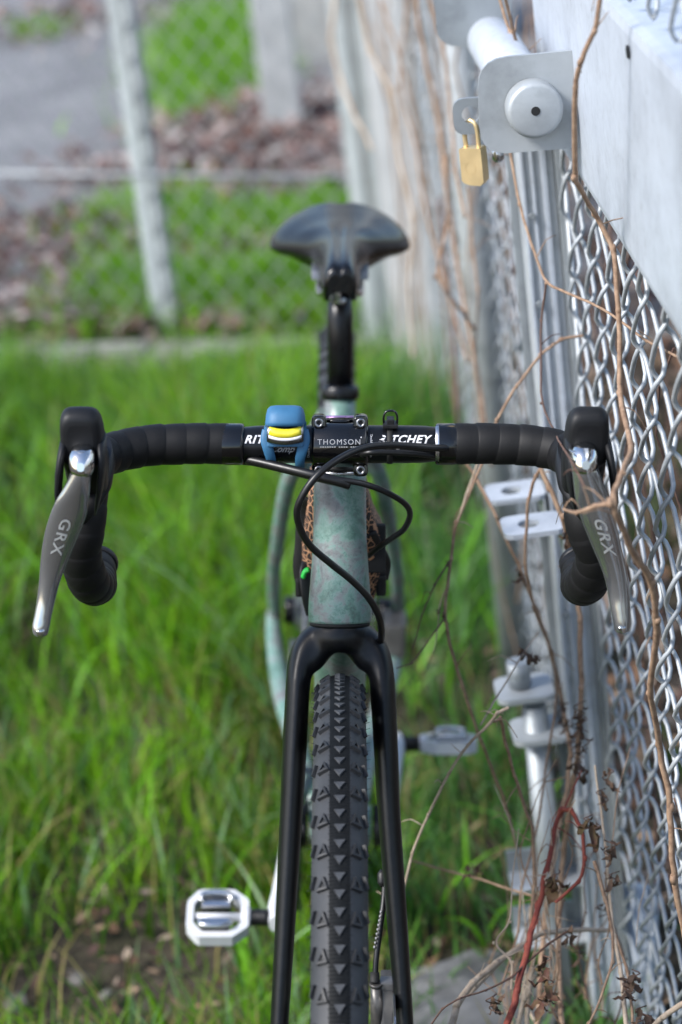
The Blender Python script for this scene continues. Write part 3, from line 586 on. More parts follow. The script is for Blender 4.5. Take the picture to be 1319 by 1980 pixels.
# ------------------------------------------------------------------ dry stems
def P3(l): return [WD(px, py, d) for px, py, d in l]
def interp(pts, d0, d1): n = len(pts); return [(p[0], p[1], d0+(d1-d0)*i/(n-1)) for i, p in enumerate(pts)]
def stem(th, pts, r0, r1, mat, name='stem'):
    r0 *= .82; r1 *= .82; W3 = P3(pts); n = len(W3); R_ = [r0+(r1-r0)*i/(n-1) for i in range(n)]
    mb = MB(); CH = [np.append(p, q) for p, q in zip(W3, R_)]
    for _ in range(2 if n > 2 else 0): CH = [CH[0]]+[x_ for a, b_ in zip(CH, CH[1:]) for x_ in (a*.82+b_*.18, a*.18+b_*.82)]+[CH[-1]]
    CH = [c+np.append(np.array([noise.noise(Vector(c[:3]*60)), noise.noise(Vector(c[:3]*60+5)), 0])*c[3]*.8, 0) for c in CH]
    sweep(mb, [c[:3] for c in CH], [c[3] for c in CH], 8, jitter=.1)
    for i in range(1, n-1):     # swollen joints
        T_ = W3[i+1]-W3[i-1]; T_ /= np.linalg.norm(T_); rq = R_[i]
        sweep(mb, [W3[i]-T_*rq*1.5, W3[i], W3[i]+T_*rq*1.5], [rq*.85, rq*1.16, rq*.85], 8)
    if r0 > .0009:      # short dry side twigs
        for q in CH[3::4]:
            if random.random() < .45:
                d_ = np.array([random.uniform(-1, 1), random.uniform(-.6, .6), random.uniform(-.7, .9)]); L_ = random.uniform(.012, .045); p_ = q[:3]
                sweep(mb, [p_, p_+d_*L_*.5+Zu*.004, p_+d_*L_+Zu*random.uniform(-.01, .01)], [.0006, .0005, .0003], 5, smooth=2)
    return th.part(name, mb, mat)
def leafmb(c, sz, seed):
    rs = random.Random(seed); mb = MB(); a = rs.uniform(0, 6.28); e = rs.uniform(-.9, .3); d = np.array([math.cos(a)*math.cos(e), math.sin(a)*math.cos(e), math.sin(e)]); sd_ = np.cross(d, [0.1, 0, 1]); sd_ /= np.linalg.norm(sd_); up2 = np.cross(sd_, d)
    rows = []
    for k in range(6):
        q = k/5; wq = sz*.24*math.sin(PI*min(1, q*.9+.1))*(1+.3*rs.uniform(-1, 1)); cl = sz*.5*math.sin(q*2.6)*rs.uniform(.5, 1.3)
        p = np.array(c)+d*sz*q-up2*cl; rows.append([p-sd_*wq+up2*wq*.7*rs.uniform(.3, 1.4), p, p+sd_*wq+up2*wq*.7*rs.uniform(.3, 1.4)])
    mb.add([x_ for r_ in rows for x_ in r_], [(i*3+j, i*3+j+1, i*3+j+4, i*3+j+3) for i in range(5) for j in range(2)]); return mb
def leaves(th, spots, sz, mat='deadleaf', n=3, spread=12):
    for i, (px, py, d) in enumerate(spots):
        tw = MB(); sweep(tw, [WD(px+spread*.9*math.sin(j*1.9+px), py+spread*(j-2)*.55, d+.006*math.cos(j*2.3)) for j in range(5)], .0006, 5, smooth=3); th.part('twig', tw, 'vine_dark')
        for k in range(n+2): th.part('leaf', leafmb(WD(px+random.uniform(-spread, spread)*.45, py+random.uniform(-spread, spread)*1.1, d+random.uniform(-.02, .02)), sz*random.uniform(.5, 1.2), i*31+k+int(px)), mat)
def vine(label, stems, lv=(), lsz=.014, lmat='deadleaf', ln=3, spread=12, root=None):
    f0 = stems[0][0]; r0 = root or f0[-1]; p = WD(*r0); t_ = Thing('dry_vine' if lmat != 'redleaf' else 'bramble', label, 'vine', (p[0], p[1], max(0, p[2])), group='dry climbing stems along the gate')
    for pts, a, b_, mat in stems: stem(t_, pts, a, b_, mat)
    if lv: leaves(t_, lv, lsz, lmat, ln, spread)
    return t_
I = interp
vine('thick tan stem nearest the camera, crossing in front of the right brake lever', [
    ([(1165, -30, 1.72), (1150, 60, 1.74), (1122, 120, 1.76), (1113, 170, 1.78), (1110, 345, 1.84), (1150, 415, 1.9), (1186, 480, 1.9), (1196, 600, 1.9), (1198, 760, 1.9), (1222, 860, 1.82), (1205, 915, 1.75), (1180, 972, 1.7), (1215, 1050, 1.75), (1262, 1125, 1.8), (1272, 1200, 1.83), (1256, 1340, 1.92), (1274, 1440, 1.98), (1298, 1560, 2.0), (1302, 1700, 2.02), (1330, 1830, 2.05)], .0023, .0034, 'vine'),
    ([(1180, 972, 1.7), (1150, 978, 1.72), (1115, 992, 1.74), (1090, 985, 1.78)], .0024, .0012, 'vine')])
vine('thin reddish stem dropping across the gate stile and over the mesh above the right hood', [
    ([(975, -20, 2.2), (992, 60, 2.25), (1003, 95, 2.28), (988, 180, 2.3), (980, 260, 2.32), (1004, 395, 2.3), (1030, 480, 2.25), (1056, 548, 2.2), (1100, 568, 2.15), (1148, 588, 2.1), (1200, 620, 2.0), (1250, 660, 1.95), (1330, 700, 1.85)], .002, .0013, 'vine'),
    ([(1056, 548, 2.2), (1046, 620, 2.22), (1046, 780, 2.2), (1072, 835, 2.08), (1085, 860, 1.9), (1110, 900, 1.76), (1130, 940, 1.74)], .0013, .001, 'vine_dark'),
    ([(960, -20, 2.3), (985, 60, 2.3), (1003, 95, 2.28)], .0018, .0018, 'vine')], root=(1330, 700, 1.85))
vine('arching tan stem from the mesh that forks below the right half of the handlebar', [
    ([(1128, 649, 2.3), (1085, 655, 2.3), (1045, 685, 2.3), (1000, 745, 2.3), (960, 812, 2.3), (940, 880, 2.3), (905, 960, 2.3), (882, 1010, 2.3), (873, 1080, 2.3), (863, 1150, 2.3), (860, 1190, 2.3), (875, 1265, 2.32), (900, 1345, 2.34), (930, 1430, 2.36), (960, 1510, 2.4), (985, 1580, 2.42), (1000, 1640, 2.45)], .0018, .0020, 'vine'),
    ([(925, 893, 2.28), (905, 950, 2.29), (884, 1010, 2.3)], .0014, .0016, 'vine_pale'),
    ([(873, 1080, 2.3), (840, 1130, 2.29), (815, 1190, 2.28), (800, 1255, 2.27)], .0012, .0007, 'vine_dark'),
    ([(860, 1195, 2.3), (828, 1240, 2.28), (797, 1283, 2.26), (766, 1292, 2.25)], .0013, .0006, 'vine_dark'),
    ([(866, 1130, 2.3), (850, 1170, 2.3), (848, 1200, 2.3), (842, 1245, 2.3), (838, 1262, 2.3)], .0008, .0006, 'vine_pale')],
    [(866, 1090, 2.3), (858, 1188, 2.3), (848, 1180, 2.3)], .004, ln=2, spread=4)
vine('slanting tan stem running from under the bar tape down across the holed hinge ears', [
    ([(900, 893, 2.42), (925, 930, 2.42), (960, 1000, 2.4), (1005, 1098, 2.4), (1030, 1160, 2.4), (1060, 1240, 2.42), (1080, 1320, 2.45), (1095, 1400, 2.45), (1105, 1460, 2.45), (1095, 1540, 2.45), (1078, 1610, 2.45), (1066, 1700, 2.4), (1050, 1800, 2.4), (1040, 1990, 2.35)], .0018, .0034, 'vine')],
    [(1008, 1108, 2.4), (1085, 1370, 2.42), (1110, 1430, 2.42), (1118, 1470, 2.42), (1098, 1400, 2.42)], .011)
vine('curved tan stem joining behind the right drop of the handlebar', [
    ([(1046, 905, 2.25), (1062, 945, 2.25), (1090, 1000, 2.25), (1105, 1060, 2.28), (1115, 1120, 2.3), (1122, 1200, 2.3), (1124, 1330, 2.3), (1118, 1450, 2.32), (1106, 1540, 2.35), (1090, 1640, 2.38), (1080, 1780, 2.38), (1085, 1990, 2.3)], .0028, .0034, 'vine'),
    ([(1046, 905, 2.25), (1036, 920, 2.26), (1022, 965, 2.28), (1016, 1040, 2.3), (1018, 1110, 2.32), (1032, 1175, 2.34), (1068, 1260, 2.36), (1078, 1330, 2.38), (1070, 1400, 2.38), (1056, 1480, 2.38), (1046, 1560, 2.36), (1030, 1640, 2.34), (1008, 1715, 2.3), (1003, 1800, 2.28), (985, 1860, 2.26), (964, 1925, 2.25)], .0020, .0012, 'vine'),
    ([(1078, 905, 2.05), (1100, 950, 2.07), (1112, 1000, 2.1), (1118, 1040, 2.12)], .0012, .0008, 'vine_pale')],
    [(1100, 1030, 2.27), (1108, 1045, 2.27), (1125, 1400, 2.3), (1120, 1370, 2.3), (1130, 1440, 2.3), (1128, 1490, 2.3), (1112, 1480, 2.3)], .012, ln=4, spread=14)
vine('short pale bent stem with a hooked tip in front of the drop bolt brackets', [
    ([(984, 1368, 2.15), (962, 1378, 2.15), (948, 1398, 2.16), (905, 1440, 2.18), (868, 1495, 2.2), (828, 1575, 2.22), (797, 1650, 2.24), (775, 1740, 2.26), (760, 1820, 2.28)], .0020, .0013, 'vine_pale'),
    ([(1042, 1222, 2.3), (1010, 1265, 2.28), (975, 1325, 2.25), (945, 1375, 2.2), (930, 1402, 2.18)], .0011, .001, 'vine_pale'),
    ([(955, 1395, 2.16), (968, 1388, 2.17), (978, 1440, 2.2), (995, 1500, 2.22), (1015, 1560, 2.24), (1030, 1600, 2.25), (1034, 1700, 2.25), (1025, 1800, 2.25)], .0018, .002, 'vine')],
    [(1010, 1260, 2.28), (1025, 1270, 2.28), (1036, 1275, 2.28)], .009, ln=3, spread=7)
vine('red thorny bramble stem arching over at the lower right with dark leaves', [
    ([(975, 1995, 2.1), (1000, 1915, 2.12), (1020, 1830, 2.15), (1040, 1750, 2.18), (1058, 1680, 2.2), (1070, 1610, 2.22), (1085, 1566, 2.22), (1105, 1566, 2.2), (1125, 1600, 2.18), (1132, 1660, 2.16), (1120, 1705, 2.16), (1075, 1745, 2.16)], .0040, .0016, 'vine_red'),
    ([(1125, 1490, 2.25), (1105, 1530, 2.24), (1085, 1580, 2.22)], .0008, .0014, 'vine_red')],
    [(1075, 1695, 2.18), (1065, 1710, 2.18), (1140, 1590, 2.15), (1150, 1605, 2.15), (1055, 1860, 2.12), (1060, 1900, 2.1), (1050, 1930, 2.1)], .017, 'redleaf', 3, 12, root=(975, 1995, 2.1))
vine('brown stem lying nearly level across the grass to the bramble', [
    ([(796, 1664, 2.4), (870, 1685, 2.38), (930, 1700, 2.36), (985, 1720, 2.34), (1040, 1735, 2.32)], .0012, .0016, 'vine')], [(905, 1682, 2.37), (925, 1680, 2.37)], .008, ln=2, root=(1040, 1735, 2.32))
vine('pale woody stem curving down to the lower edge and passing in front of the brace', [
    ([(868, 1995, 2.15), (885, 1940, 2.16), (915, 1900, 2.18), (960, 1862, 2.2), (1005, 1830, 2.22), (1050, 1803, 2.24), (1110, 1798, 2.26), (1185, 1798, 2.28)], .0042, .0026, 'vine_pale'),
    ([(905, 1925, 2.18), (950, 1880, 2.2), (990, 1840, 2.22)], .002, .0015, 'vine_pale')], root=(868, 1995, 2.15))
vine('thin dark arched stem looping from the lower edge up to the drop bolt', [
    ([(828, 1990, 2.05), (855, 1950, 2.07), (890, 1930, 2.08), (940, 1915, 2.1), (990, 1890, 2.12), (1020, 1860, 2.14), (1060, 1825, 2.16), (1095, 1802, 2.18)], .0009, .0014, 'vine_dark'),
    ([(1000, 1995, 2.2), (1015, 1930, 2.2), (1030, 1870, 2.2)], .003, .0025, 'vine_pale'), ([(1020, 1995, 2.2), (1022, 1920, 2.2), (1030, 1885, 2.2)], .0025, .004, 'vine_pale')],
    [(950, 1935, 2.1), (955, 1945, 2.1), (1100, 1805, 2.18), (1060, 1925, 2.15)], .011, ln=3, root=(828, 1990, 2.05))
vine('twin brown stems running down the mesh edge to the bottom right corner', [
    ([(1150, 1480, 2.2), (1165, 1580, 2.2), (1176, 1700, 2.18), (1186, 1800, 2.16), (1200, 1880, 2.14), (1212, 1995, 2.1)], .0012, .0026, 'vine_pale'),
    ([(1150, 1665, 2.15), (1170, 1740, 2.14), (1184, 1800, 2.13), (1186, 1860, 2.12), (1160, 1935, 2.1), (1132, 1995, 2.08)], .0022, .0012, 'vine'),
    ([(1186, 1800, 2.16), (1215, 1880, 2.14), (1225, 1990, 2.1)], .0018, .0016, 'vine'),
    ([(1330, 1935, 2.0), (1285, 1965, 2.02), (1250, 1995, 2.04)], .003, .003, 'vine_pale'), ([(1255, 1690, 2.2), (1235, 1760, 2.2), (1230, 1830, 2.18)], .0008, .0005, 'vine_pale')],
    [(1190, 1700, 2.15), (1180, 1640, 2.15), (1225, 1890, 2.1), (1215, 1910, 2.1), (1240, 1960, 2.08), (1255, 1975, 2.08), (1175, 1500, 2.2), (1165, 1540, 2.2)], .013, ln=4, spread=14, root=(1212, 1995, 2.1))
tgl = []
for k in range(20):
    x0, y0 = random.uniform(985, 1190), random.uniform(1900, 2000); d0 = random.uniform(2.15, 2.5); pts = [(x0, y0, d0)]
    for j in range(random.randint(3, 6)): x0 += random.uniform(-38, 42); y0 -= random.uniform(35, 110); pts.append((x0, y0, d0+random.uniform(-.03, .03)))
    tgl.append((pts, random.uniform(.0008, .0017), .0005, random.choice(['vine_pale', 'vine', 'vine_dark'])))
vine('tangle of thin dry twigs at the foot of the gate stile', tgl, [(1040, 1880, 2.3), (1120, 1840, 2.3), (1080, 1950, 2.3), (1165, 1760, 2.3)], .010, ln=2)
# stems tangled in the far panel (strongly out of focus)
FV = [
 ('kinked dark stem rising along the far panel left of the padlock', [(800, -30, 3.3), (812, 60, 3.3), (832, 150, 3.3), (852, 260, 3.3), (862, 360, 3.25), (880, 480, 3.2), (900, 600, 3.15), (930, 760, 3.1), (950, 900, 3.0)], .004, 'vine'),
 ('orange brown stem tangled among others between corner post and padlock', [(790, -30, 3.6), (772, 170, 3.6), (800, 260, 3.6), (812, 330, 3.5), (828, 430, 3.4), (865, 560, 3.3), (905, 700, 3.2)], .0032, 'vine'),
 ('bent tan stem with a sharp elbow below the padlock', [(862, 300, 2.9), (868, 430, 2.9), (842, 535, 2.85), (880, 585, 2.8), (922, 642, 2.8)], .0028, 'vine'),
 ('pale loose stem curving in front of the corner post top', [(690, -30, 3.8), (715, 100, 3.8), (760, 180, 3.75), (770, 300, 3.7), (800, 420, 3.6), (790, 560, 3.6), (800, 690, 3.6)], .004, 'vine_pale'),
 ('pale stem drooping over the far fence between pillar and post', [(650, -30, 4.2), (640, 80, 4.2), (660, 160, 4.2), (690, 230, 4.1), (720, 290, 4.0)], .005, 'vine_pale'),
 ('straight brown stem directly under the padlock', [(905, 360, 2.9), (912, 460, 2.9), (925, 560, 2.85), (918, 680, 2.85), (935, 850, 2.8)], .002, 'vine'),
 ('dark upright stem in the middle of the far panel', [(850, 380, 3.4), (858, 480, 3.4), (872, 580, 3.4), (880, 700, 3.3), (885, 850, 3.2)], .004, 'vine_dark'),
 ('tan stem leaning against the far side of the latch tube', [(822, -30, 2.9), (858, 90, 2.9), (870, 200, 2.9), (880, 330, 2.85), (900, 420, 2.8)], .0028, 'vine')]
for lb, pts, r_, mt in FV: vine(lb, [(pts, r_, r_*.8, mt)])
tg = Thing('vine_thicket', 'blurred thicket of thin dry stems woven through the far fence panel', 'vines', gate(S2+.8, 0, .05), kind='stuff')
mb = MB()
for k in range(60):
    sv_ = random.uniform(S2-.3, S3-.1); of = random.uniform(-.16, .07); p = gate(sv_, random.uniform(0, .2), of); pts = [p]
    for j in range(random.randint(4, 8)): p = p+Zu*random.uniform(.08, .24)+FD*random.uniform(-.07, .07)-FN*random.uniform(-.03, .03); pts.append(p)
    sweep(mb, pts, random.uniform(.0008, .0022), 5, smooth=2)
tg.part('stems', mb, 'vine', kind='stuff')
mb = MB()
for k in range(70):
    sv_ = random.uniform(-1.0, S2-.1); of = random.uniform(-.35, -.05); p = gate(sv_, random.uniform(0, .3), of); pts = [p]
    for j in range(random.randint(3, 7)): p = p+Zu*random.uniform(.04, .2)+FD*random.uniform(-.1, .1)-FN*random.uniform(-.04, .04); pts.append(p)
    sweep(mb, pts, random.uniform(.001, .0025), 5, smooth=2)
t2 = Thing('vine_thicket', 'dry brown stems growing behind the near gate mesh', 'vines', gate(-.2, 0, -.2), kind='stuff'); t2.part('stems', mb, 'vine_dark', kind='stuff')

# ================================================================== THE BICYCLE (drawn upright, the Empty leans it on the gate)
A_F = np.array([0, -.165, .356]); A_R = np.array([-.004, .845, .356]); BB = np.array([0, .425, .285]); RO = .356
bk = Thing('bicycle', 'mottled green gravel bicycle seen head on, leaning right against the gate in the grass', 'bicycle', (0, 0, 0), bike=True)
HA = np.array([0, math.cos(rad(70.5)), math.sin(rad(70.5))]); HP = np.array([0, HA[2], -HA[1]])   # steering axis; HP points back/down
H0 = np.array([0, .012, .716]); HL = .128                      # lower end and length of head tube
Xv = np.array([1.0, 0, 0])
def hring(p, rx, ry, n=40): return [p+Xv*rx*math.cos(a)+HP*ry*math.sin(a) for a in np.linspace(0, 2*PI, n, endpoint=False)]
mb = MB(); HR = [(0, .0272), (.012, .0274), (.03, .0262), (.055, .0243), (.08, .0232), (.105, .0229), (HL, .0229)]
c_h = catmull([np.array([a, b_]) for a, b_ in HR], 5); loft(mb, [hring(H0+HA*a, b_, b_) for a, b_ in c_h]); bk.part('head_tube', mb, 'frame', 'mottled green and grey head tube')
H1 = H0+HA*HL
mb = MB(); loft(mb, [hring(H1+HA*a, r_, r_) for a, r_ in ((.0, .0222), (.0025, .0225), (.003, .0215))]); bk.part('headset_ring', mb, 'silver')
mb = MB(); loft(mb, [hring(H1+HA*a, r_, r_) for a, r_ in ((.0035, .0222), (.006, .0222), (.010, .0185), (.014, .0172), (.0145, .0160))]); bk.part('headset_cover', mb, 'plastic')
mb = MB(); loft(mb, [hring(H1+HA*a, r_, r_) for a, r_ in ((.0145, .0168), (.024, .0168))]); bk.part('spacer', mb, 'bolt')
mb = MB(); loft(mb, [hring(H0+HA*a, r_, r_) for a, r_ in ((-.003, .0262), (-.0002, .0265))]); bk.part('crown_race', mb, 'dark')
# fork: legs and crown grown as one surface, remeshed smooth
def at_py(p0, p1, py):
    lo_, hi_ = 0.0, 1.3
    for _ in range(40):
        m_ = (lo_+hi_)/2
        if projB(p0+(p1-p0)*m_)[1] < py: lo_ = m_
        else: hi_ = m_
    return p0+(p1-p0)*lo_
K_ = np.array([0, .004, .700]); AX = A_F+np.array([0, .012, 0])
def fx_(px, p): d = projB(p)[2]; return (px-659.5)*d/FPX+.001
legs = []
for side, tab in ((-1, ((1285, 584, 24, 30), (1344, 575, 24, 25), (1460, 569, 24.0, 24.5), (1580, 563, 22.7, 22.5), (1780, 552, 20.5, 19), (1969, 541, 18.5, 17.5), (2120, 532, 17, 15))), (1, ((1285, 731, 25, 30), (1344, 741, 25, 25), (1460, 747, 24, 24.5), (1580, 753, 22.5, 22.5), (1780, 768, 20.5, 19), (1969, 782, 18, 17.5), (2120, 793, 17, 15)))):
    L_ = []
    for py, px, hw, hd in tab: p = at_py(K_, AX, py); d = projB(p)[2]; p = p.copy(); p[0] = fx_(px, p); L_.append((p, hw*d/FPX, hd*.85/1000*1.0))
    e = L_[-1][0].copy(); e2 = AX.copy(); e2[0] = e[0]+.0; L_.append((e2, L_[-1][1]*.85, .014)); legs.append(L_)
mb = MB()
lp, rp = legs[0], legs[1]
top = []
for px, py, w_, dp in ((577, 1316, .0112, .0195), (581, 1288, .0116, .0195), (592, 1260, .0134, .0200), (614, 1235, .0138, .0205), (656, 1222, .0130, .0210), (699, 1235, .0138, .0205), (723, 1260, .0134, .0200), (735, 1288, .0116, .0195), (739, 1316, .0112, .0195)): top.append((PB(px, py, .010-.00026*max(0, py-1236)), w_, dp))
allp = lp[:0:-1]+top+rp[1:]
sweep(mb, [q[0] for q in allp], [(q[1], q[2]) for q in allp], 28, smooth=6, up=(0, 1, 0))
loft(mb, [hring(H0+HA*a, r_, r_*.95) for a, r_ in ((-.026, .018), (-.021, .0255), (-.014, .0282), (-.007, .0275), (-.0015, .0268))])
for sg in (-1, 1):   # shoulders blending crown into legs
    sweep(mb, [H0-HA*.012+Xv*sg*.008, H0-HA*.019+Xv*sg*.0165, H0-HA*.032+Xv*sg*.0265, PB(588 if sg < 0 else 727, 1268, .002)], [(.0135, .020), (.0134, .020), (.0128, .020), (.0110, .019)], 20, smooth=5, up=(0, 1, 0))
me = mb.mesh('fork', M['fork']); o = bk.part('fork', me, 'fork')
rm = o.modifiers.new('r', 'REMESH'); rm.mode = 'VOXEL'; rm.voxel_size = .0017; rm.use_smooth_shade = True
sm = o.modifiers.new('s', 'SMOOTH'); sm.factor = .5; sm.iterations = 45
def bake(o):
    bpy.context.view_layer.update(); dg = bpy.context.evaluated_depsgraph_get(); m2 = bpy.data.meshes.new_from_object(o.evaluated_get(dg)); o.modifiers.clear(); o.data = m2
    m2.polygons.foreach_set('use_smooth', [True]*len(m2.polygons)); return m2
bake(o)
# frame tubes
ST = np.array([0, math.cos(rad(73)), math.sin(rad(73))])
def tube(name, pts, r, mat='frame', seg=20, smooth=6, label=None, up=(0, 0, 1)):
    mb = MB(); sweep(mb, pts, r, seg, smooth=smooth, up=up); return bk.part(name, mb, mat, label)
tube('down_tube', [H0+HA*.030, H0+HA*.012+np.array([0, .06, -.055]), BB+np.array([0, -.05, .07]), BB], [(.0235, .024), (.0242, .026), (.0235, .024), .022])
tube('top_tube', [H1-HA*.026, H1-HA*.026+np.array([0, .2, -.018]), BB+ST*.43], [(.0170, .017), (.0165, .016), (.015, .015)])
tube('seat_tube', [BB, BB+ST*.25, BB+ST*.472], .0166)
tube('bottom_bracket_shell', [BB-Xv*.034, BB+Xv*.034], .022, smooth=0)
def tr(pts): return [PB(*q) for q in pts]
tube('seat_stay', tr([(628, 800, .565), (585, 880, .60), (556, 935, .63), (538, 1040, .70), (529, 1120, .77), (532, 1190, .84)]), [.008, .009, .009, .0085, .008, .008])
tube('seat_stay', tr([(672, 800, .565), (715, 880, .60), (738, 935, .63), (757, 1040, .70), (768, 1120, .77), (770, 1190, .84)]), [.008, .009, .009, .0085, .008, .008])
tube('seat_stay_bridge', tr([(572, 905, .62), (650, 895, .62), (725, 905, .62)]), .008)
tube('chain_stay', tr([(529, 1185, .845), (530, 1240, .80), (546, 1340, .70), (575, 1440, .58), (612, 1560, .45)]), [.009, .010, .0125, .012, .013])
tube('chain_stay', tr([(772, 1185, .845), (768, 1240, .80), (745, 1340, .70), (715, 1440, .58), (690, 1560, .45)]), [.009, .010, .0125, .012, .013])
# seat post, collar, saddle
c0 = BB+ST*.466
mb = MB(); sweep(mb, [c0, c0+ST*.004, c0+ST*.012, c0+ST*.016], [.0185, .0205, .0205, .0185], 28); bk.part('seat_collar', mb, 'blackmetal')
SP1 = BB+ST*.583; tube('seat_post', [c0+ST*.01, SP1-ST*.03, SP1], .0136, 'post', 28, 0)
mb = MB(); q = SP1+ST*.006
sweep(mb, [q-Xv*.021, q-Xv*.018, q+Xv*.018, q+Xv*.021], [(.007, .007), (.009, .009), (.009, .009), (.007, .007)], 18); box(mb, q+ST*.012, Xv*.019, ST*.006, HP*.018, .003); bk.part('saddle_clamp', mb, 'blackmetal')
for sg in (-1, 1):
    mb = MB(); b0 = q+np.array([.004*sg-.006, -.019, .002]); sweep(mb, [b0-ST*.014, b0+ST*.016], .003, 10); bk.part('clamp_bolt', mb, 'silver')
mb = MB(); b0 = SP1+np.array([-.002, -.0155, -.006]); sweep(mb, [b0+Xv*-.006, b0+Xv*.008], .0045, 12); bk.part('clamp_nut', mb, 'silver')
for sg in (-1, 1):
    tube('saddle_rail', [(sg*.010, .485, .880), (sg*.020, .52, .862), (sg*.0225, .58, .852), (sg*.0225, .64, .854), (sg*.035, .70, .868)], .0036, 'silver', 10, 5)
    mb = MB(); box(mb, q+Xv*sg*.0245+ST*.016, Xv*.006, ST*.005, np.array([0, 1, 0])*.02, .002); bk.part('rail_clamp', mb, 'grey')
YS = [(.462, .012, .900, .010), (.466, .0165, .906, .020), (.478, .0185, .910, .028), (.51, .0205, .911, .031), (.55, .0215, .909, .032), (.59, .0255, .906, .034), (.62, .033, .905, .034), (.65, .053, .904, .037), (.68, .071, .903, .043), (.705, .0785, .903, .045), (.725, .075, .903, .043), (.742, .062, .903, .034), (.752, .035, .901, .02)]
rings = []
for row in catmull([np.array(q_) for q_ in YS], 4):
    y_, w_, z_, dr = row; rg = []; N_ = 30
    wing = min(1, max(0, (w_-.024)/.04))
    for k in range(N_+1):
        u = -1+2*k/N_; au = abs(u); prf = au**(2.5-.75*wing)
        rg.append((w_*math.sin(u*PI/2*.98), y_+.010*wing*au**2, z_-dr*prf-.003*math.exp(-(u*7)**2)*(1-wing*.5)))
    for k in range(N_, -1, -1):
        u = -1+2*k/N_; au = abs(u); prf = au**(2.5-.75*wing)
        rg.append((w_*.90*math.sin(u*PI/2*.98), y_+.010*wing*au**2+.002, min(z_-dr*prf-.0015, z_-.020*(1-.35*wing)-dr*prf*.80)))
    rings.append(rg)
mb = MB(); loft(mb, rings); bk.part('saddle', mb, 'saddle')
# handlebar
Y0 = 0.0; ZB = .885
mb = MB(); sweep(mb, [(-.092, 0, ZB), (-.078, 0, ZB), (-.055, 0, ZB), (.055, 0, ZB), (.078, 0, ZB), (.092, 0, ZB)], [.0140, .0148, .0159, .0159, .0148, .0140], 36, smooth=4); bk.part('handlebar', mb, 'bar')
def bpath(sg, xh, xe): return [(sg*.081, 0, ZB), (sg*.12, 0, ZB+.0005), (sg*.155, -.002, ZB), (sg*.182, -.012, ZB-.001), (sg*(xh-.004), -.034, ZB), (sg*xh, -.062, ZB+.001), (sg*(xh+.001), -.086, ZB-.010), (sg*(xh+.003), -.096, ZB-.034), (sg*(xe+.003), -.088, ZB-.064), (sg*xe, -.066, ZB-.096), (sg*(xe-.002), -.028, ZB-.117), (sg*(xe+.001), .004, ZB-.120), (sg*(xe+.001), .022, ZB-.119)]
RP = [.0170, .0172, .0172, .0172, .0168, .0168, .0165, .0165, .0168, .0172, .0172, .0168, .0165]
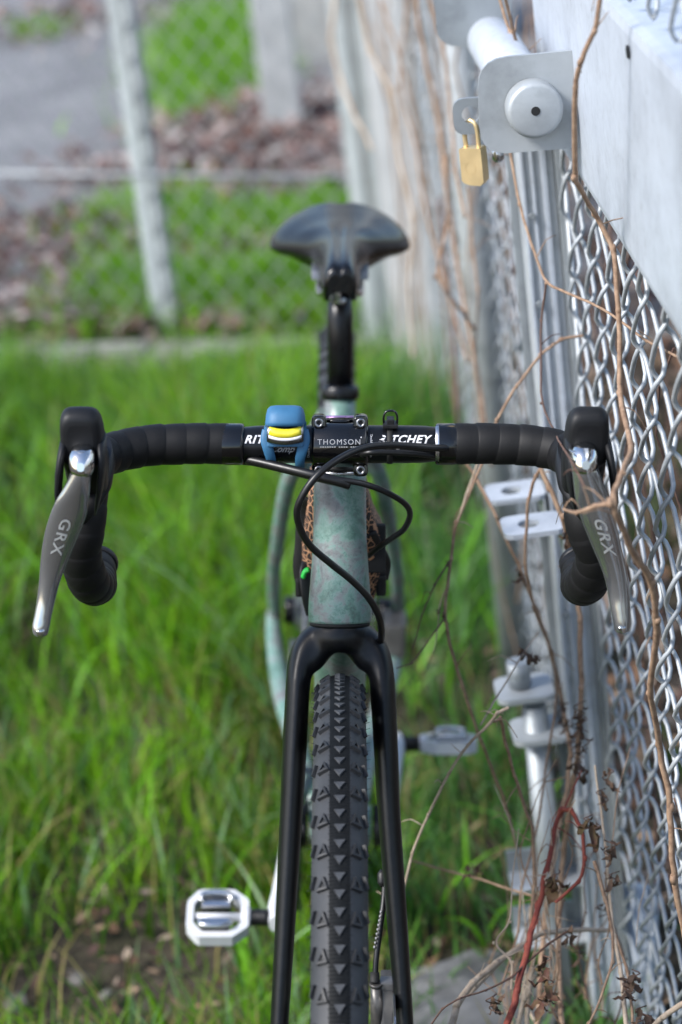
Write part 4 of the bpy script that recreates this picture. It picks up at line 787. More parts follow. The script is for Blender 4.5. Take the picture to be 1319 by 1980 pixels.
for sg, xh, xe in ((-1, .203, .2085), (1, .196, .2065)):
    P_ = catmull([np.concatenate([q, [r_]]) for q, r_ in zip(bpath(sg, xh, xe), RP)], 18); pts = [q[:3] for q in P_]; R_ = [q[3] for q in P_]
    # overlapped wraps: radius saw-tooth along the bar
    L = 0; R2 = []; ph = .6
    for i in range(len(pts)):
        if i: L += np.linalg.norm(pts[i]-pts[i-1])
        R2.append(R_[i])
    mb = MB(); sweep(mb, pts, [r_-.0012 for r_ in R2], 26, up=(0, 0, 1)); bk.part('tape_core', mb, 'tape')
    # each turn of tape is a piece of its own: a slanted conical band
    D_ = [0]
    for i in range(1, len(pts)): D_.append(D_[-1]+np.linalg.norm(pts[i]-pts[i-1]))
    D_ = np.array(D_); PT = np.array(pts)
    def pos(s): s = min(max(s, 0), D_[-1]); return np.array([np.interp(s, D_, PT[:, k]) for k in range(3)])
    def rad_(s): return float(np.interp(s, D_, R_))
    def tan_(s): t_ = pos(s+.004)-pos(s-.004); return t_/np.linalg.norm(t_)
    pitch = .0185; s = .014; idx = 0; upv = np.array([0, 0, 1.0])
    frames = {}
    def frame(s):
        t_ = tan_(s); side = np.array([1.0*sg, 0, 0]) if abs(t_[0]) < .75 else None
        # continuous frame: rotate initial up along path by projecting
        n_ = int(s/.004); u = np.array([0, 0, 1.0])
        for k in range(n_+1):
            tk = tan_(k*.004); u = u-tk*(u@tk); u /= np.linalg.norm(u)
        return t_, u, np.cross(t_, u)
    while s < D_[-1]-.012:
        vs = []; N_ = 26; rows = ((-.0026, -.0006), (-.0004, .0000), (.0006, .0004), (pitch*.6, .0002), (pitch+.0008, -.0004)); t0, u0, w0 = frame(s)
        fr = [frame(s+ds) for ds, _ in rows]
        for (ds, dr), (t_, u_, w_) in zip(rows, fr):
            for k in range(N_):
                a = 2*PI*k/N_; sk = .0042*math.cos(a-.8*sg)*(1 if sg > 0 else -1); ss = s+ds+sk*.8; pc = pos(ss)
                vs.append(pc+(u_*math.cos(a)+w_*math.sin(a))*(rad_(ss)+dr+.00018*math.sin(idx*2.3+a)))
        fs = []
        for j in range(len(rows)-1):
            for k in range(N_): a, b_ = j*N_+k, j*N_+(k+1) % N_; fs.append((a, b_, b_+N_, a+N_))
        mb = MB(); mb.add(vs, fs); bk.part('tape_wrap', mb, 'tape'); s += pitch*random.uniform(.93, 1.07); idx += 1
    mb = MB(); e = pts[-1]; e0 = pts[-4]; d = (np.array(e)-np.array(e0)); d /= np.linalg.norm(d)
    sweep(mb, [np.array(e)-d*.003, np.array(e)+d*.003, np.array(e)+d*.007], [.0165, .0172, .0125], 24); bk.part('bar_end_plug', mb, 'plastic')
    mb = MB(); loft(mb, [[np.array([sg*x_, 0, ZB])+np.array([0, math.cos(a), math.sin(a)])*r_ for a in np.linspace(0, 2*PI, 32, endpoint=False)] for x_, r_ in ((.0805, .0163), (.0812, .0172), (.0835, .0176), (.095, .01765), (.0985, .0172))], caps=False); bk.part('finishing_tape', mb, 'gloss')
    if sg > 0: mb = MB(); loft(mb, [[np.array([sg*x_, 0, ZB])+np.array([0, math.cos(a), math.sin(a)])*r_ for a in np.linspace(PI*.55, PI*1.18, 14)] for x_, r_ in ((.0800, .0169), (.0822, .0180), (.0829, .0179))], caps=False, closed=False); bk.part('tape_edge', mb, 'silver')
def cyl_place(x0, a0, r_): return lambda x, y: np.array([x0+x, -r_*math.cos(a0+y/r_), ZB+r_*math.sin(a0+y/r_)])
# angle on the bar front: 0 = facing forward, positive = up
AV = rad(21.7)
def pa(py): # bar angle that shows at this height in the photo
    return AV+math.asin(max(-.98, min(.98, (857-py)/37.5)))
bk.part('bar_lettering', text_mb('RITCHEY', .0098, cyl_place(.0530, pa(849), .01595), .03, .35, 5, spacing=1.12), 'decal')
bk.part('bar_lettering', text_mb('LOGIC', .0070, cyl_place(.0585, pa(863), .01595), .02, .3, 5, spacing=1.2), 'greydecal')
bk.part('bar_lettering', text_mb('RITCHEY', .0098, cyl_place(-.0585, pa(849), .01595), .03, .35, 5, spacing=1.12), 'decal')
bk.part('bar_lettering', text_mb('Comp', .0080, cyl_place(-.0485, pa(868), .01595), .02, .45, 5), 'greydecal')
for x_ in (-.0262, .0262):
    bk.part('bar_marking', text_mb('Double thickness', .0030, (lambda xx, sg: (lambda x, y: np.array([xx-sg*y, -.0160*math.cos(pa(862)+sg*x/.016), ZB+.0160*math.sin(pa(862)+sg*x/.016)])))(x_, 1 if x_ < 0 else -1), 0, 0, 0), 'decal')
# stem
SB = H1+HA*.031; bz = np.array([0, 0, ZB]); sdv = SB-bz; sdv /= np.linalg.norm(sdv); sup = np.cross(Xv, sdv); sup = sup if sup[2] > 0 else -sup
mb = MB()
loft(mb, [sring(bz+sdv*a, Xv, sup, rx_, ry_, e_, 28) for a, rx_, ry_, e_ in ((.012, .0225, .017, 4), (.022, .021, .018, 4), (.035, .0165, .0165, 3), (.06, .0160, .0165, 2.6))]); 
sweep(mb, [SB-HA*.016, SB+HA*.018], .0185, 32, up=(1, 0, 0)); bk.part('stem', mb, 'blackmetal')
mb = MB(); sweep(mb, [SB+HA*.0182, SB+HA*.0195, SB+HA*.0205], [.0175, .0172, .014], 28, up=(1, 0, 0)); bk.part('top_cap', mb, 'lav')
fd0 = np.array([0, -math.cos(rad(12)), math.sin(rad(12))]); fup = np.array([0, math.sin(rad(12)), math.cos(rad(12))])   # faceplate facing
def arc_plate(x0, x1, a0, a1, ri, ro, n=14, fillet=.0025):
    rows = []
    for x_ in (x0, x0+fillet, x1-fillet, x1):
        k_ = 0 if x_ in (x0+fillet, x1-fillet) else -.0012; L_ = []
        for i in range(n+1): a = a0+(a1-a0)*i/n; L_.append(bz+Xv*x_+(fd0*math.cos(a)+fup*math.sin(a))*(ro+k_))
        for i in range(n, -1, -1): a = a0+(a1-a0)*i/n; L_.append(bz+Xv*x_+(fd0*math.cos(a)+fup*math.sin(a))*ri)
        rows.append(L_)
    mb = MB(); loft(mb, rows); return mb
mb = arc_plate(-.0235, .0235, rad(-78), rad(78), .0161, .0192, 22)
for sx in (-1, 1):
    for sz, h_ in ((1, .0195), (-1, .0205)):
        c0 = bz+Xv*sx*.0175+fup*sz*h_; loft(mb, [sring(c0+fd0*a, Xv, fup, rx_, rz_, 3.2, 20) for a, rx_, rz_ in ((-.006, .0062, .0058), (.008, .0062, .0058), (.0095, .0054, .005))])
        k_ = fup*sz; sweep(mb, [bz+Xv*sx*.0175+k_*.010+fd0*.008, c0+fd0*.003], (.0060, .0055), 10)
bk.part('face_plate', mb, 'gloss')
mb = MB()
for sx in (-1, 1): pass
loft(mb, [sring(bz+Xv*.0+fup*.0175-fd0*.010+Xv*0, Xv, fd0, .0115, .010, 3), sring(bz+fup*.0205-fd0*.008, Xv, fd0, .0112, .009, 3)]); bk.part('stem_bridge', mb, 'gloss')
for sx, sz in ((-1, 1), (1, 1), (-1, -1), (1, -1)):
    c0 = bz+Xv*sx*.0175+fup*(.0195 if sz > 0 else -.0205)+fd0*.0092
    mb = MB(); rs_ = [[c0+fd0*dd+(Xv*math.cos(a)+fup*math.sin(a))*rq for a in np.linspace(0, 2*PI, 24, endpoint=False)] for dd, rq in ((0, .0040), (.0026, .0040), (.0032, .0035), (.0032, .0021), (.0012, .0019))]
    loft(mb, rs_); b0 = bk.part('face_bolt', mb, 'bolt'); mb = MB(); sweep(mb, [c0+fd0*.0013, c0+fd0*.0016], .0019, 6); bk.part('hex_socket', mb, 'dark', parent=b0)  # dark disc paints the shade at the bottom of the socket
def fplace(x0, a0, r_): return lambda x, y: bz+Xv*(x0+x)+(fd0*math.cos(a0+y/r_)+fup*math.sin(a0+y/r_))*r_
bk.part('stem_lettering', text_mb('THOMSON', .0064, fplace(-.0006, rad(13), .01933), .0, 0, 4, spacing=1.22), 'greydecal')
mb = MB(); pf = fplace(0, rad(13), .01933)
for k in range(17):
    if k in (7, 12): continue
    x_ = -.0165+k*.00195; mb.add([pf(x_, -.0044), pf(x_+.0014, -.0044), pf(x_+.0014, -.0036), pf(x_, -.0036)], [(0, 1, 2, 3)], False)
bk.part('stem_fine_print', mb, 'greydecal')
mb = MB(); sweep(mb, [pf(.0178, .0042), pf(.0178, .0042)+fd0*.0002], .0006, 8); bk.part('stem_dot', mb, 'decal')
# shifter hoods and brake levers
def from_px(py, xl, xr, y): a, b_ = PB(xl, py, y), PB(xr, py, y); return (a+b_)/2, (b_[0]-a[0])/2
def hood(sg, xs):
    """xs maps station -> centre x"""
    st = [(-.020, .000, .0150, .0160), (-.050, .004, .0160, .0185), (-.080, .010, .0168, .0225), (-.105, .020, .0172, .0275), (-.122, .037, .0178, .0325), (-.134, .050, .0178, .0310), (-.143, .057, .0174, .0265), (-.150, .0580, .0166, .0230), (-.1535, .058, .0145, .0190), (-.1548, .058, .0105, .0140)]
    rings = []
    for row in catmull([np.array(q_) for q_ in st], 4):
        y_, dz, rx_, rz_ = row; rx_ *= .95; f_ = min(1, max(0, (-y_-.03)/.1)); rings.append(sring((xs[0]*(1-f_)+xs[1]*f_, y_, ZB+dz), Xv, (0, -.10, 1), rx_, rz_, 2.7+1.3*f_, 32))
    mb = MB(); loft(mb, rings); bk.part('hood', mb, 'hood')
    # lower body wrapped against the bar, fades down behind the lever
    rings = []
    for py, xl, xr, y_, dp in ((872, 165, 216, -.075, .022), (905, 160, 222, -.083, .022), (935, 152, 217, -.092, .020), (965, 148, 200, -.100, .017), (990, 148, 182, -.103, .012), (1003, 152, 172, -.104, .008)):
        if sg > 0: xl, xr = 1295-xr, 1295-xl
        c0, hw = from_px(py, xl, xr, y_); rings.append(sring(c0, Xv, (0, 1, .2), hw, dp, 2.4, 20))
    mb = MB(); loft(mb, [r_ for r_ in rings]); bk.part('hood_body', mb, 'hood')
    for q_, (px, w_) in enumerate(((-1, 9), (1, 9))):     # cheeks either side of the lever pivot
        rings = []
        cx0 = 160 if sg < 0 else 1138
        for py, off, hw, y_ in ((845, 36, 8, -.139), (875, 38, 8, -.150), (910, 38.5, 7.5, -.150), (945, 36, 6.5, -.146), (972, 32, 4.5, -.138), (985, 30, 2.5, -.13)):
            sh_ = (py-860)*(.0 if sg < 0 else .09)*1.0
            if sg < 0: cx1 = cx0+px*off-(py-860)*(.13 if px < 0 else .03)
            else: cx1 = cx0+px*off+(py-860)*(.03 if px < 0 else .16)
            c0, hh = from_px(py, cx1-hw, cx1+hw, y_); rings.append(sring(c0, Xv, (0, 1, 0), hh, .014, 2.6, 16))
        mb = MB(); loft(mb, rings); bk.part('hood_cheek', mb, 'hood')
hood(-1, (-.203, -.2005)); hood(1, (.196, .1925))
def lever(tab, dome, name_sign):
    rings = []
    T_ = catmull([np.array(q_, float) for q_ in tab], 5)
    for py, xl, xr, y_, dp in T_:
        c0, hw = from_px(py, xl, xr, y_); N_ = 22; rg = []
        for k in range(N_):   # front face crowned with a bevel each side
            a = 2*PI*k/N_; x, yy = math.cos(a), math.sin(a); rg.append(c0+Xv*hw*math.copysign(abs(x)**.9, x)+np.array([0, -1, .15])*dp*math.copysign(abs(yy)**(1.15 if yy > 0 else .6), yy)*(1 if yy > 0 else .7))
        rings.append(rg)
    mb = MB(); loft(mb, rings); o = bk.part('brake_lever', mb, 'lever')
    # polished head and tip
    c0 = PB(*dome); mb = MB(); loft(mb, [sring(c0+np.array([0, -.026, 0])+np.array([0, dd, 0]), Xv, (0, .25, 1), rq, rq*1.1, 2.5, 22) for dd, rq in ((.030, .0105), (.012, .0105), (.006, .0095), (.002, .0065), (0, .003))]); bk.part('lever_head', mb, 'polish', parent=o)
    tp = T_[-1]; t0 = T_[-10]; rg2 = []
    for py, xl, xr, y_, dp in T_[-9:]:
        c1, hw = from_px(py, xl+7, xr-7, y_-dp*1.02); rg2.append(sring(c1, Xv, (0, 1, -.1), hw*.92, .0016, 2.4, 16))
    mb = MB(); loft(mb, rg2); bk.part('lever_tip', mb, 'polish', parent=o); return o, T_
LT = [(868, 141, 178, -.158, .011), (893, 138, 180, -.163, .011), (920, 134, 177, -.166, .0095), (945, 122, 175, -.166, .008), (967, 109, 172, -.165, .0065), (995, 97, 167, -.162, .006), (1027, 87, 155, -.158, .006), (1060, 81, 141, -.154, .006), (1093, 77.5, 128, -.151, .006), (1126, 75, 116, -.150, .0062), (1160, 71, 107, -.151, .0064), (1190, 66, 100, -.154, .0062), (1212, 62, 96, -.157, .0056), (1226, 64, 92, -.159, .004), (1231, 70, 86, -.160, .002)]
RT = [(868, 1100, 1145, -.158, .011), (893, 1102, 1152, -.163, .011), (914, 1106, 1160, -.166, .0095), (940, 1109, 1170, -.166, .008), (967, 1113, 1180, -.165, .0065), (1005, 1124, 1190, -.162, .006), (1035, 1136, 1197, -.158, .006), (1062, 1147, 1203, -.154, .006), (1090, 1159, 1210, -.151, .006), (1118, 1169, 1215, -.150, .0062), (1150, 1176, 1218, -.151, .0064), (1180, 1181, 1219, -.154, .0062), (1205, 1186, 1219, -.157, .0056), (1219, 1190, 1216, -.159, .004), (1224, 1196, 1210, -.160, .002)]
lo, LTT = lever(LT, (162, 881, -.150), -1); ro, RTT = lever(RT, (1127, 877, -.150), 1)
def lever_text(T_, py0, py1, mat, par, flip):
    L = abs(py1-py0)
    def place(x, y):   # x along the blade (downwards), y across
        py = (py0+py1)/2+x*L; row = [np.interp(py, [t_[0] for t_ in T_], [t_[k] for t_ in T_]) for k in range(5)]
        cx_ = (row[1]+row[2])/2; hw_ = (row[2]-row[1])/2; p = PB(cx_+y*L, py, row[3]); q = min(1, abs(y*L)/hw_)
        return p+np.array([0, -1, .15])*row[4]*(math.sqrt(max(0, 1-q**2.3))*1.0+.06)
    bk.part('lever_lettering', text_mb('GRX', .33, place, .012, .2, 6, spacing=1.15), mat, parent=par)
lever_text(LTT, 985, 1080, 'leverprint', lo, 1); lever_text(RTT, 985, 1080, 'leverprint', ro, 1)
# hoses and cables
def hose(pts, r_, name='cable', mat='hose', sm=8): mb = MB(); sweep(mb, [PB(*q) for q in pts], r_, 14, smooth=sm); return bk.part(name, mb, mat)
hose([(870, 866, -.014), (845, 866, -.019), (800, 863, -.024), (750, 861, -.034), (705, 866, -.046), (660, 885, -.062), (618, 915, -.074), (590, 950, -.078), (575, 985, -.078), (580, 1020, -.074), (600, 1055, -.068), (640, 1090, -.060), (680, 1122, -.052), (712, 1155, -.045), (732, 1190, -.036), (738, 1222, -.018), (736, 1246, .004)], .0030, 'brake_hose')
hose([(470, 890, -.006), (500, 893, -.014), (545, 904, -.026), (600, 917, -.038), (640, 925, -.042), (700, 935, -.040), (745, 951, -.034), (782, 973, -.022), (793, 995, -.008), (782, 1022, .010), (762, 1038, .024), (735, 1056, .045), (712, 1075, .06)], .0026, 'gear_cable')
hose([(470, 892, -.006), (500, 896, -.012), (545, 907, -.022), (600, 921, -.034), (640, 931, -.037), (670, 938, -.036)], .0030, 'brake_hose')
mb = MB(); sweep(mb, [PB(*q) for q in [(478, 889, -.010), (510, 896, -.018), (560, 908, -.031), (610, 920, -.040), (650, 930, -.042), (676, 938, -.0405)]], (.0042, .0038), 14, smooth=6); bk.part('cable_wrap', mb, 'hose')
hose([(870, 886, -.004), (845, 882, -.012), (800, 877, -.018), (760, 875, -.021), (715, 875, -.023), (690, 882, -.012)], .0025, 'gear_cable')
# front brake: hose, ferrule, caliper and rotor behind the right leg
def onleg(px, py, dy=0): p = at_py(K_, AX, py); p = PB(px, py, p[1]+dy); return p
mb = MB(); sweep(mb, [onleg(742, 1690, .015), onleg(743, 1730, .012), onleg(736, 1790, .008), onleg(728, 1850, .006), onleg(725, 1900, .006)], .0026, 12, smooth=6); bk.part('brake_hose', mb, 'hose')
mb = MB(); sweep(mb, [onleg(741, 1682, .014), onleg(739, 1690, .014), onleg(739, 1706, .013), onleg(741, 1714, .012)], [.0025, .0042, .0042, .0025], 12); bk.part('hose_guide', mb, 'plastic')
for k in range(9): mb = MB(); p = onleg(736.2-k*1.55, 1762+k*8.5, .0035); sweep(mb, [p, p+np.array([0.0002, .0002, -.0018])], .0009, 5); bk.part('hose_print', mb, 'greydecal')
mb = MB(); sweep(mb, [onleg(725, 1880, .006), onleg(724.5, 1896, .006), onleg(724.5, 1899, .006)], [.0040, .0043, .0050], 14); bk.part('hose_boot', mb, 'dark')
q0 = onleg(727, 1900, .006)
mb = MB(); sweep(mb, [q0, q0-np.array([0, 0, .003])], .0060, 14); sweep(mb, [q0-np.array([0, 0, .003]), q0-np.array([-.001, .004, .022]), q0-np.array([-.002, .01, .06])], [.0050, .0058, .0065], 14); bk.part('caliper_port', mb, 'rust')
mb = MB(); box(mb, q0+np.array([.0105, .004, -.030]), (.0065, 0, 0), (0, .014, 0), (0, .01, .026), .003); box(mb, q0+np.array([.0235, .006, -.034]), (.0038, 0, 0), (0, .012, 0), (0, .01, .024), .002); bk.part('brake_caliper', mb, 'rust')
mb = MB(); box(mb, q0+np.array([.0150, .004, -.0035]), (.0115, 0, 0), (0, .006, 0), (0, 0, .004), .0015); bk.part('caliper_mount', mb, 'grey')
def rotor(cx_, ax_, R_):
    mb = MB(); n = 48; o_, i_, o2, i2 = [], [], [], []
    for k in range(n): a = 2*PI*k/n; rr2 = R_*(1+.012*math.sin(a*12)); v = np.array([0, math.cos(a), math.sin(a)]); o_.append(ax_+v*rr2+Xv*cx_); i_.append(ax_+v*(R_-.014+.003*math.sin(a*12))+Xv*cx_)
    ring_plate(mb, o_, i_, (.0018, 0, 0))
    for k in range(6): a = 2*PI*k/6; v = np.array([0, math.cos(a), math.sin(a)]); v2 = np.array([0, math.cos(a+.35), math.sin(a+.35)]); bar_(mb, ax_+Xv*(cx_+.001)+v*.02, ax_+Xv*(cx_+.001)+v2*(R_-.012), (.001, .004), 6)
    return mb
bk.part('brake_rotor', rotor(.0455, A_F, .080), 'silver'); bk.part('brake_rotor', rotor(.043, A_R, .080), 'silver')
# ---- wheels: Empty under the bicycle; knobs share mesh data
RC, RT_ = .3325, .0222
def tpos(u, v, h): a = u/RT_; b_ = v/RO; r_ = RC+(RT_+h)*math.cos(a); return np.array([(RT_+h)*math.sin(a), -r_*math.sin(b_), r_*math.cos(b_)])
def knob(poly, h, draft=.82, base=-.0008):
    c0 = np.mean(poly, axis=0); n = len(poly); vs = [tpos(x, y, base) for x, y in poly]+[tpos(*(c0+(np.array(p)-c0)*draft), h) for p in poly]
    return vs, [tuple(range(n, 2*n))]+[(i, (i+1) % n, n+(i+1) % n, n+i) for i in range(n)]
def knob_mesh(polys, name, h):
    mb = MB()
    for q in polys: mb.add(*knob(np.array(q, float), h if len(q) != 2 else h), False)
    return mb.mesh(name, M['knob'])
NA = 152; PT_ = 2*PI*RO/NA
# sign: v grows towards the front/down as seen by the camera
arrow = knob_mesh([[(-.0048, -.0034), (.0048, -.0034), (0, .0052)]], 'tread_arrow', .0017); arrow.materials[0] = M['arrow']
tri = [(-.0126-.0062, .0062), (-.0126+.0048, .0062), (-.0126+.0008, -.0068), (-.0126-.0006, -.0068)]
def tri_ring(mir):
    mb = MB(); c0 = np.array([-.0131, .0018]); out = np.array([(-.0182, .0062), (-.0080, .0062), (-.0116, -.0060)]); inn = c0+(out-c0)*.45
    out[:, 0] *= mir; inn[:, 0] *= mir; n = 3
    vs = [tpos(*p, -.0008) for p in out]+[tpos(*(out.mean(0)+(p-out.mean(0))*.9), .0026) for p in out]+[tpos(*p, .0026) for p in inn]+[tpos(*p, .0004) for p in inn]
    fs = []
    for i in range(3): j = (i+1) % 3; fs += [(i, j, 3+j, 3+i), (3+i, 3+j, 6+j, 6+i), (6+i, 6+j, 9+j, 9+i)]
    mb.add(vs, fs+[(9, 10, 11)], False); cc = inn.mean(0); m_ = [tpos(cc[0]+.0009*math.cos(a), cc[1]+.0009*math.sin(a), hh) for hh in (.0003, .0016) for a in np.linspace(0, 2*PI, 6, endpoint=False)]
    mb.add(m_, [tuple(range(6, 12))]+[(i, (i+1) % 6, 6+(i+1) % 6, 6+i) for i in range(6)], False); return mb.mesh('side_knob', M['knob'])
def slant(mir): return knob_mesh([[(mir*-.0262, .000), (mir*-.0244, .0012), (mir*-.0196, -.0092), (mir*-.0216, -.0102)]], 'shoulder_knob', .0024)
hair = MB(); 
for u_ in (-.0285, .0285): sweep(hair, [tpos(u_, 0, -.001), tpos(u_, 0.0004, .0035)], [.0003, .00015], 4)
hair_me = hair.mesh('moulding_nib', M['tyre'])
TM = [tri_ring(1), tri_ring(-1), slant(1), slant(-1)]
def torus_mesh():
    mb = MB(); NU, NV = 26, 220; rows = []
    for j in range(NV):
        b_ = 2*PI*j/NV; rows.append([])
        for i in range(NU+1):
            a = -2.35+4.7*i/NU; h = -.0006+(.0007 if abs(a*RT_) < .0088 else 0); r_ = RC+(RT_+h)*math.cos(a); rows[-1].append(((RT_+h)*math.sin(a), -r_*math.sin(b_), r_*math.cos(b_)))
    n = NU+1; mb.add([p for r_ in rows for p in r_], [(j*n+i, j*n+i+1, ((j+1) % NV)*n+i+1, ((j+1) % NV)*n+i) for j in range(NV) for i in range(NU)]); me = mb.mesh('tyre', M['tyre']); me.materials.append(M['tyrestrip'])
    for p in me.polygons:
        if abs(p.center.x) < .0094 and math.hypot(p.center.y, p.center.z) > .345: p.material_index = 1
    return me
TY = torus_mesh()
def cord_mesh():   # fine ribbing of the centre strip: one joined relief
    mb = MB(); vs = []; fs = []
    for j in range(720):
        v = j*2*PI*RO/720
        for u in np.arange(-.0086, .0087, .00144):
            u2 = u+(.00072 if j % 2 else 0)
            if abs(u2) > .0090: continue
            k = len(vs); e = .00052; vs += [tpos(u2-e, v, .0001), tpos(u2, v-e*1.6, .0001), tpos(u2+e, v, .0001), tpos(u2, v+e*1.6, .0001), tpos(u2, v, .00062)]; fs += [(k, k+1, k+4), (k+1, k+2, k+4), (k+2, k+3, k+4), (k+3, k, k+4)]
    mb.add(vs, fs, False); return mb.mesh('centre_ribbing', M['tyrestrip'])
CM = cord_mesh()
def prof_ring(mb, prof, n=72):
    k0 = len(mb.v); m_ = len(prof); mb.add([(x, -r_*math.sin(2*PI*j/n), r_*math.cos(2*PI*j/n)) for j in range(n) for x, r_ in prof], [(j*m_+i, j*m_+(i+1) % m_, ((j+1) % n)*m_+(i+1) % m_, ((j+1) % n)*m_+i) for j in range(n) for i in range(m_)]); return mb
rimm = prof_ring(MB(), [(-.0125, .314), (.0125, .314), (.0125, .304), (.006, .287), (-.006, .287), (-.0125, .304)]).mesh('rim', M['blackmetal'])
def wheel(axle, name, label, phase=0):
    e = bpy.data.objects.new(name, None); COL.objects.link(e); e.parent = bk.o; e.location = axle; e['label'] = label
    def ch(nm, me, ang=0, kind=None):
        o = bpy.data.objects.new(nm, me); COL.objects.link(o); o.parent = e; o.rotation_euler = (ang, 0, 0)
        if kind: o['kind'] = kind
        return o
    ch('tyre', TY, phase); ch('centre_ribbing', CM, phase, 'stuff'); ch('rim', rimm)
    for k in range(NA): ch('tread_arrow', arrow, phase+2*PI*k/NA)
    for k in range(NA//2):
        for q in range(2): ch('side_knob', TM[q], phase+2*PI*(2*k+.3)/NA); ch('shoulder_knob', TM[2+q], phase+2*PI*(2*k+.3)/NA)
    mbn = MB()
    for k in range(170):
        a = 2*PI*k/170; ca, sa = math.cos(a), math.sin(a)
        mbn.add([(p[0], p[1]*ca-p[2]*sa, p[1]*sa+p[2]*ca) for p in hair.v], hair.f)
    ch('moulding_nibs', mbn.mesh('moulding_nibs', M['tyre']), 0, 'stuff')
    mb = MB(); sweep(mb, [(-.048, 0, 0), (-.03, 0, 0), (-.028, 0, 0), (.028, 0, 0), (.03, 0, 0), (.048, 0, 0)], [.008, .01, .022, .022, .01, .008], 20); ch('hub', mb.mesh('hub', M['blackmetal']))
    for k in range(28):
        a = 2*PI*k/28; sx = 1 if k % 2 else -1; a2 = a+.5*(1 if k % 4 < 2 else -1); mb = MB(); sweep(mb, [(sx*.026, -.02*math.sin(a2), .02*math.cos(a2)), (sx*.002, -.288*math.sin(a), .288*math.cos(a))], .0011, 5); ch('spoke', mb.mesh('spoke', M['blackmetal']))
    return e
wheel(A_F, 'front_wheel', 'front wheel with black knobbly tyre of arrow shaped tread', .012); wheel(A_R, 'rear_wheel', 'rear wheel seen blurred behind the seat post', .3)
# drivetrain
mb = MB(); n = 46; o_, i_ = [], []
for k in range(n*2): a = PI*k/n; v = np.array([0, math.cos(a), math.sin(a)]); o_.append(BB-Xv*.0475+v*(.0925 if k % 2 else .088)); i_.append(BB-Xv*.0475+v*.076)
ring_plate(mb, o_, i_, (.0035, 0, 0)); 
for k in range(4): a = PI*k/2+.6; v = np.array([0, math.cos(a), math.sin(a)]); bar_(mb, BB-Xv*.046, BB-Xv*.046+v*.08, (.003, .011), 8)
bk.part('chainring', mb, 'blackmetal')
mb = MB(); sweep(mb, [BB-Xv*.044, BB-Xv*.036], .024, 20); bk.part('bearing_cup', mb, 'plastic'); mb = MB(); sweep(mb, [BB+Xv*.036, BB+Xv*.050], .023, 20); bk.part('bearing_cup', mb, 'plastic')
ca = rad(4); cd = np.array([0, -math.cos(ca), -math.sin(ca)])
for sg, d in ((-1, cd), (1, -cd)):
    a = BB+Xv*sg*.055; e = BB+Xv*sg*.068+d*.1725; mb = MB()
    sweep(mb, [a-d*.012, a+d*.01, a+d*.06+Xv*sg*.004, a+d*.13+Xv*sg*.010, e-d*.01, e+d*.012], [(.007, .012), (.0085, .018), (.0070, .0135), (.0068, .0120), (.0072, .0135), (.005, .009)], 16, smooth=5, up=(0, 0, 1)); bk.part('crank_arm', mb, 'white')
    mb = MB(); sweep(mb, [e+Xv*sg*.004, e+Xv*sg*.008, e+Xv*sg*.026], [.0085, .0085, .0078], 16)
    for k in range(4): sweep(mb, [e+Xv*sg*(.010+k*.004), e+Xv*sg*(.012+k*.004)], .0092, 16)
    bk.part('pedal_axle', mb, 'plastic')
    tilt = rad(18) if sg < 0 else rad(-16); pf_ = np.array([0, math.cos(tilt), math.sin(tilt)]); pn = np.array([0, -math.sin(tilt), math.cos(tilt)]); pc = e+Xv*sg*.060
    lp_ = [(-.030, -.016), (-.030, .016), (-.018, .032), (.018, .032), (.034, .018), (.034, -.018), (.018, -.032), (-.018, -.032)]
    o_ = resample([pc+Xv*sg*-a_+pf_*b_-pn*.007 for a_, b_ in lp_], 40); i_ = [pc-pn*.007+((p-(pc-pn*.007))*np.array([.76, .76, .76])) for p in o_]
    mb = MB(); ring_plate(mb, o_, i_, pn*.014); bar_(mb, pc-Xv*.03, pc+Xv*.03, (.0048, .0050), 12); sweep(mb, [pc-Xv*sg*.036, pc-Xv*sg*.028], .0105, 16); bp = bk.part('pedal', mb, 'white')
    for dd in (-1, 1):
        mb = MB(); sweep(mb, [pc-Xv*.016+pf_*dd*.013+pn*.010, pc-Xv*.012+pf_*dd*.021+pn*.013, pc+Xv*.012+pf_*dd*.021+pn*.013, pc+Xv*.016+pf_*dd*.013+pn*.010], [.0025, .003, .003, .0025], 8, smooth=4); box(mb, pc+pf_*dd*.012+pn*.006, Xv*.015, pf_*.004, pn*.003, .001); bk.part('pedal_clip', mb, 'silver', parent=bp)
        mb = MB(); box(mb, pc+pf_*dd*.017-pn*.004, Xv*.015, pf_*.006, pn*.006, .002); bk.part('pedal_spring_block', mb, 'plastic', parent=bp)
for k, rr_ in enumerate((.074, .066, .059, .052, .046, .041, .036, .031, .027, .023)):
    mb = MB(); q = A_R-Xv*(.020+k*.0034)
    prof = []
    for j in range(48): a = 2*PI*j/48; prof.append(q+np.array([0, math.cos(a), math.sin(a)])*(rr_*(1.0 if j % 2 else .95)))
    prism(mb, prof, (-.0018, 0, 0)); bk.part('sprocket', mb, 'grey')
def chain_run(z0, z1, n):
    a = BB+np.array([-.046, 0, z0]); b_ = A_R+np.array([-.036, 0, z1]); me = None
    for k in range(n):
        p = a+(b_-a)*k/n; q = a+(b_-a)*(k+.9)/n
        if me is None: mb = MB(); d_ = q-p; sweep(mb, [(0, 0, 0), d_*.5, d_], [(.0032, .0042), (.0032, .003), (.0032, .0042)], 6, up=(0, 0, 1)); me = mb.mesh('chain_link', M['grey'])
        o = bpy.data.objects.new('chain_link', me); COL.objects.link(o); o.parent = bk.o; o.location = p
chain_run(.087, .052, 33)
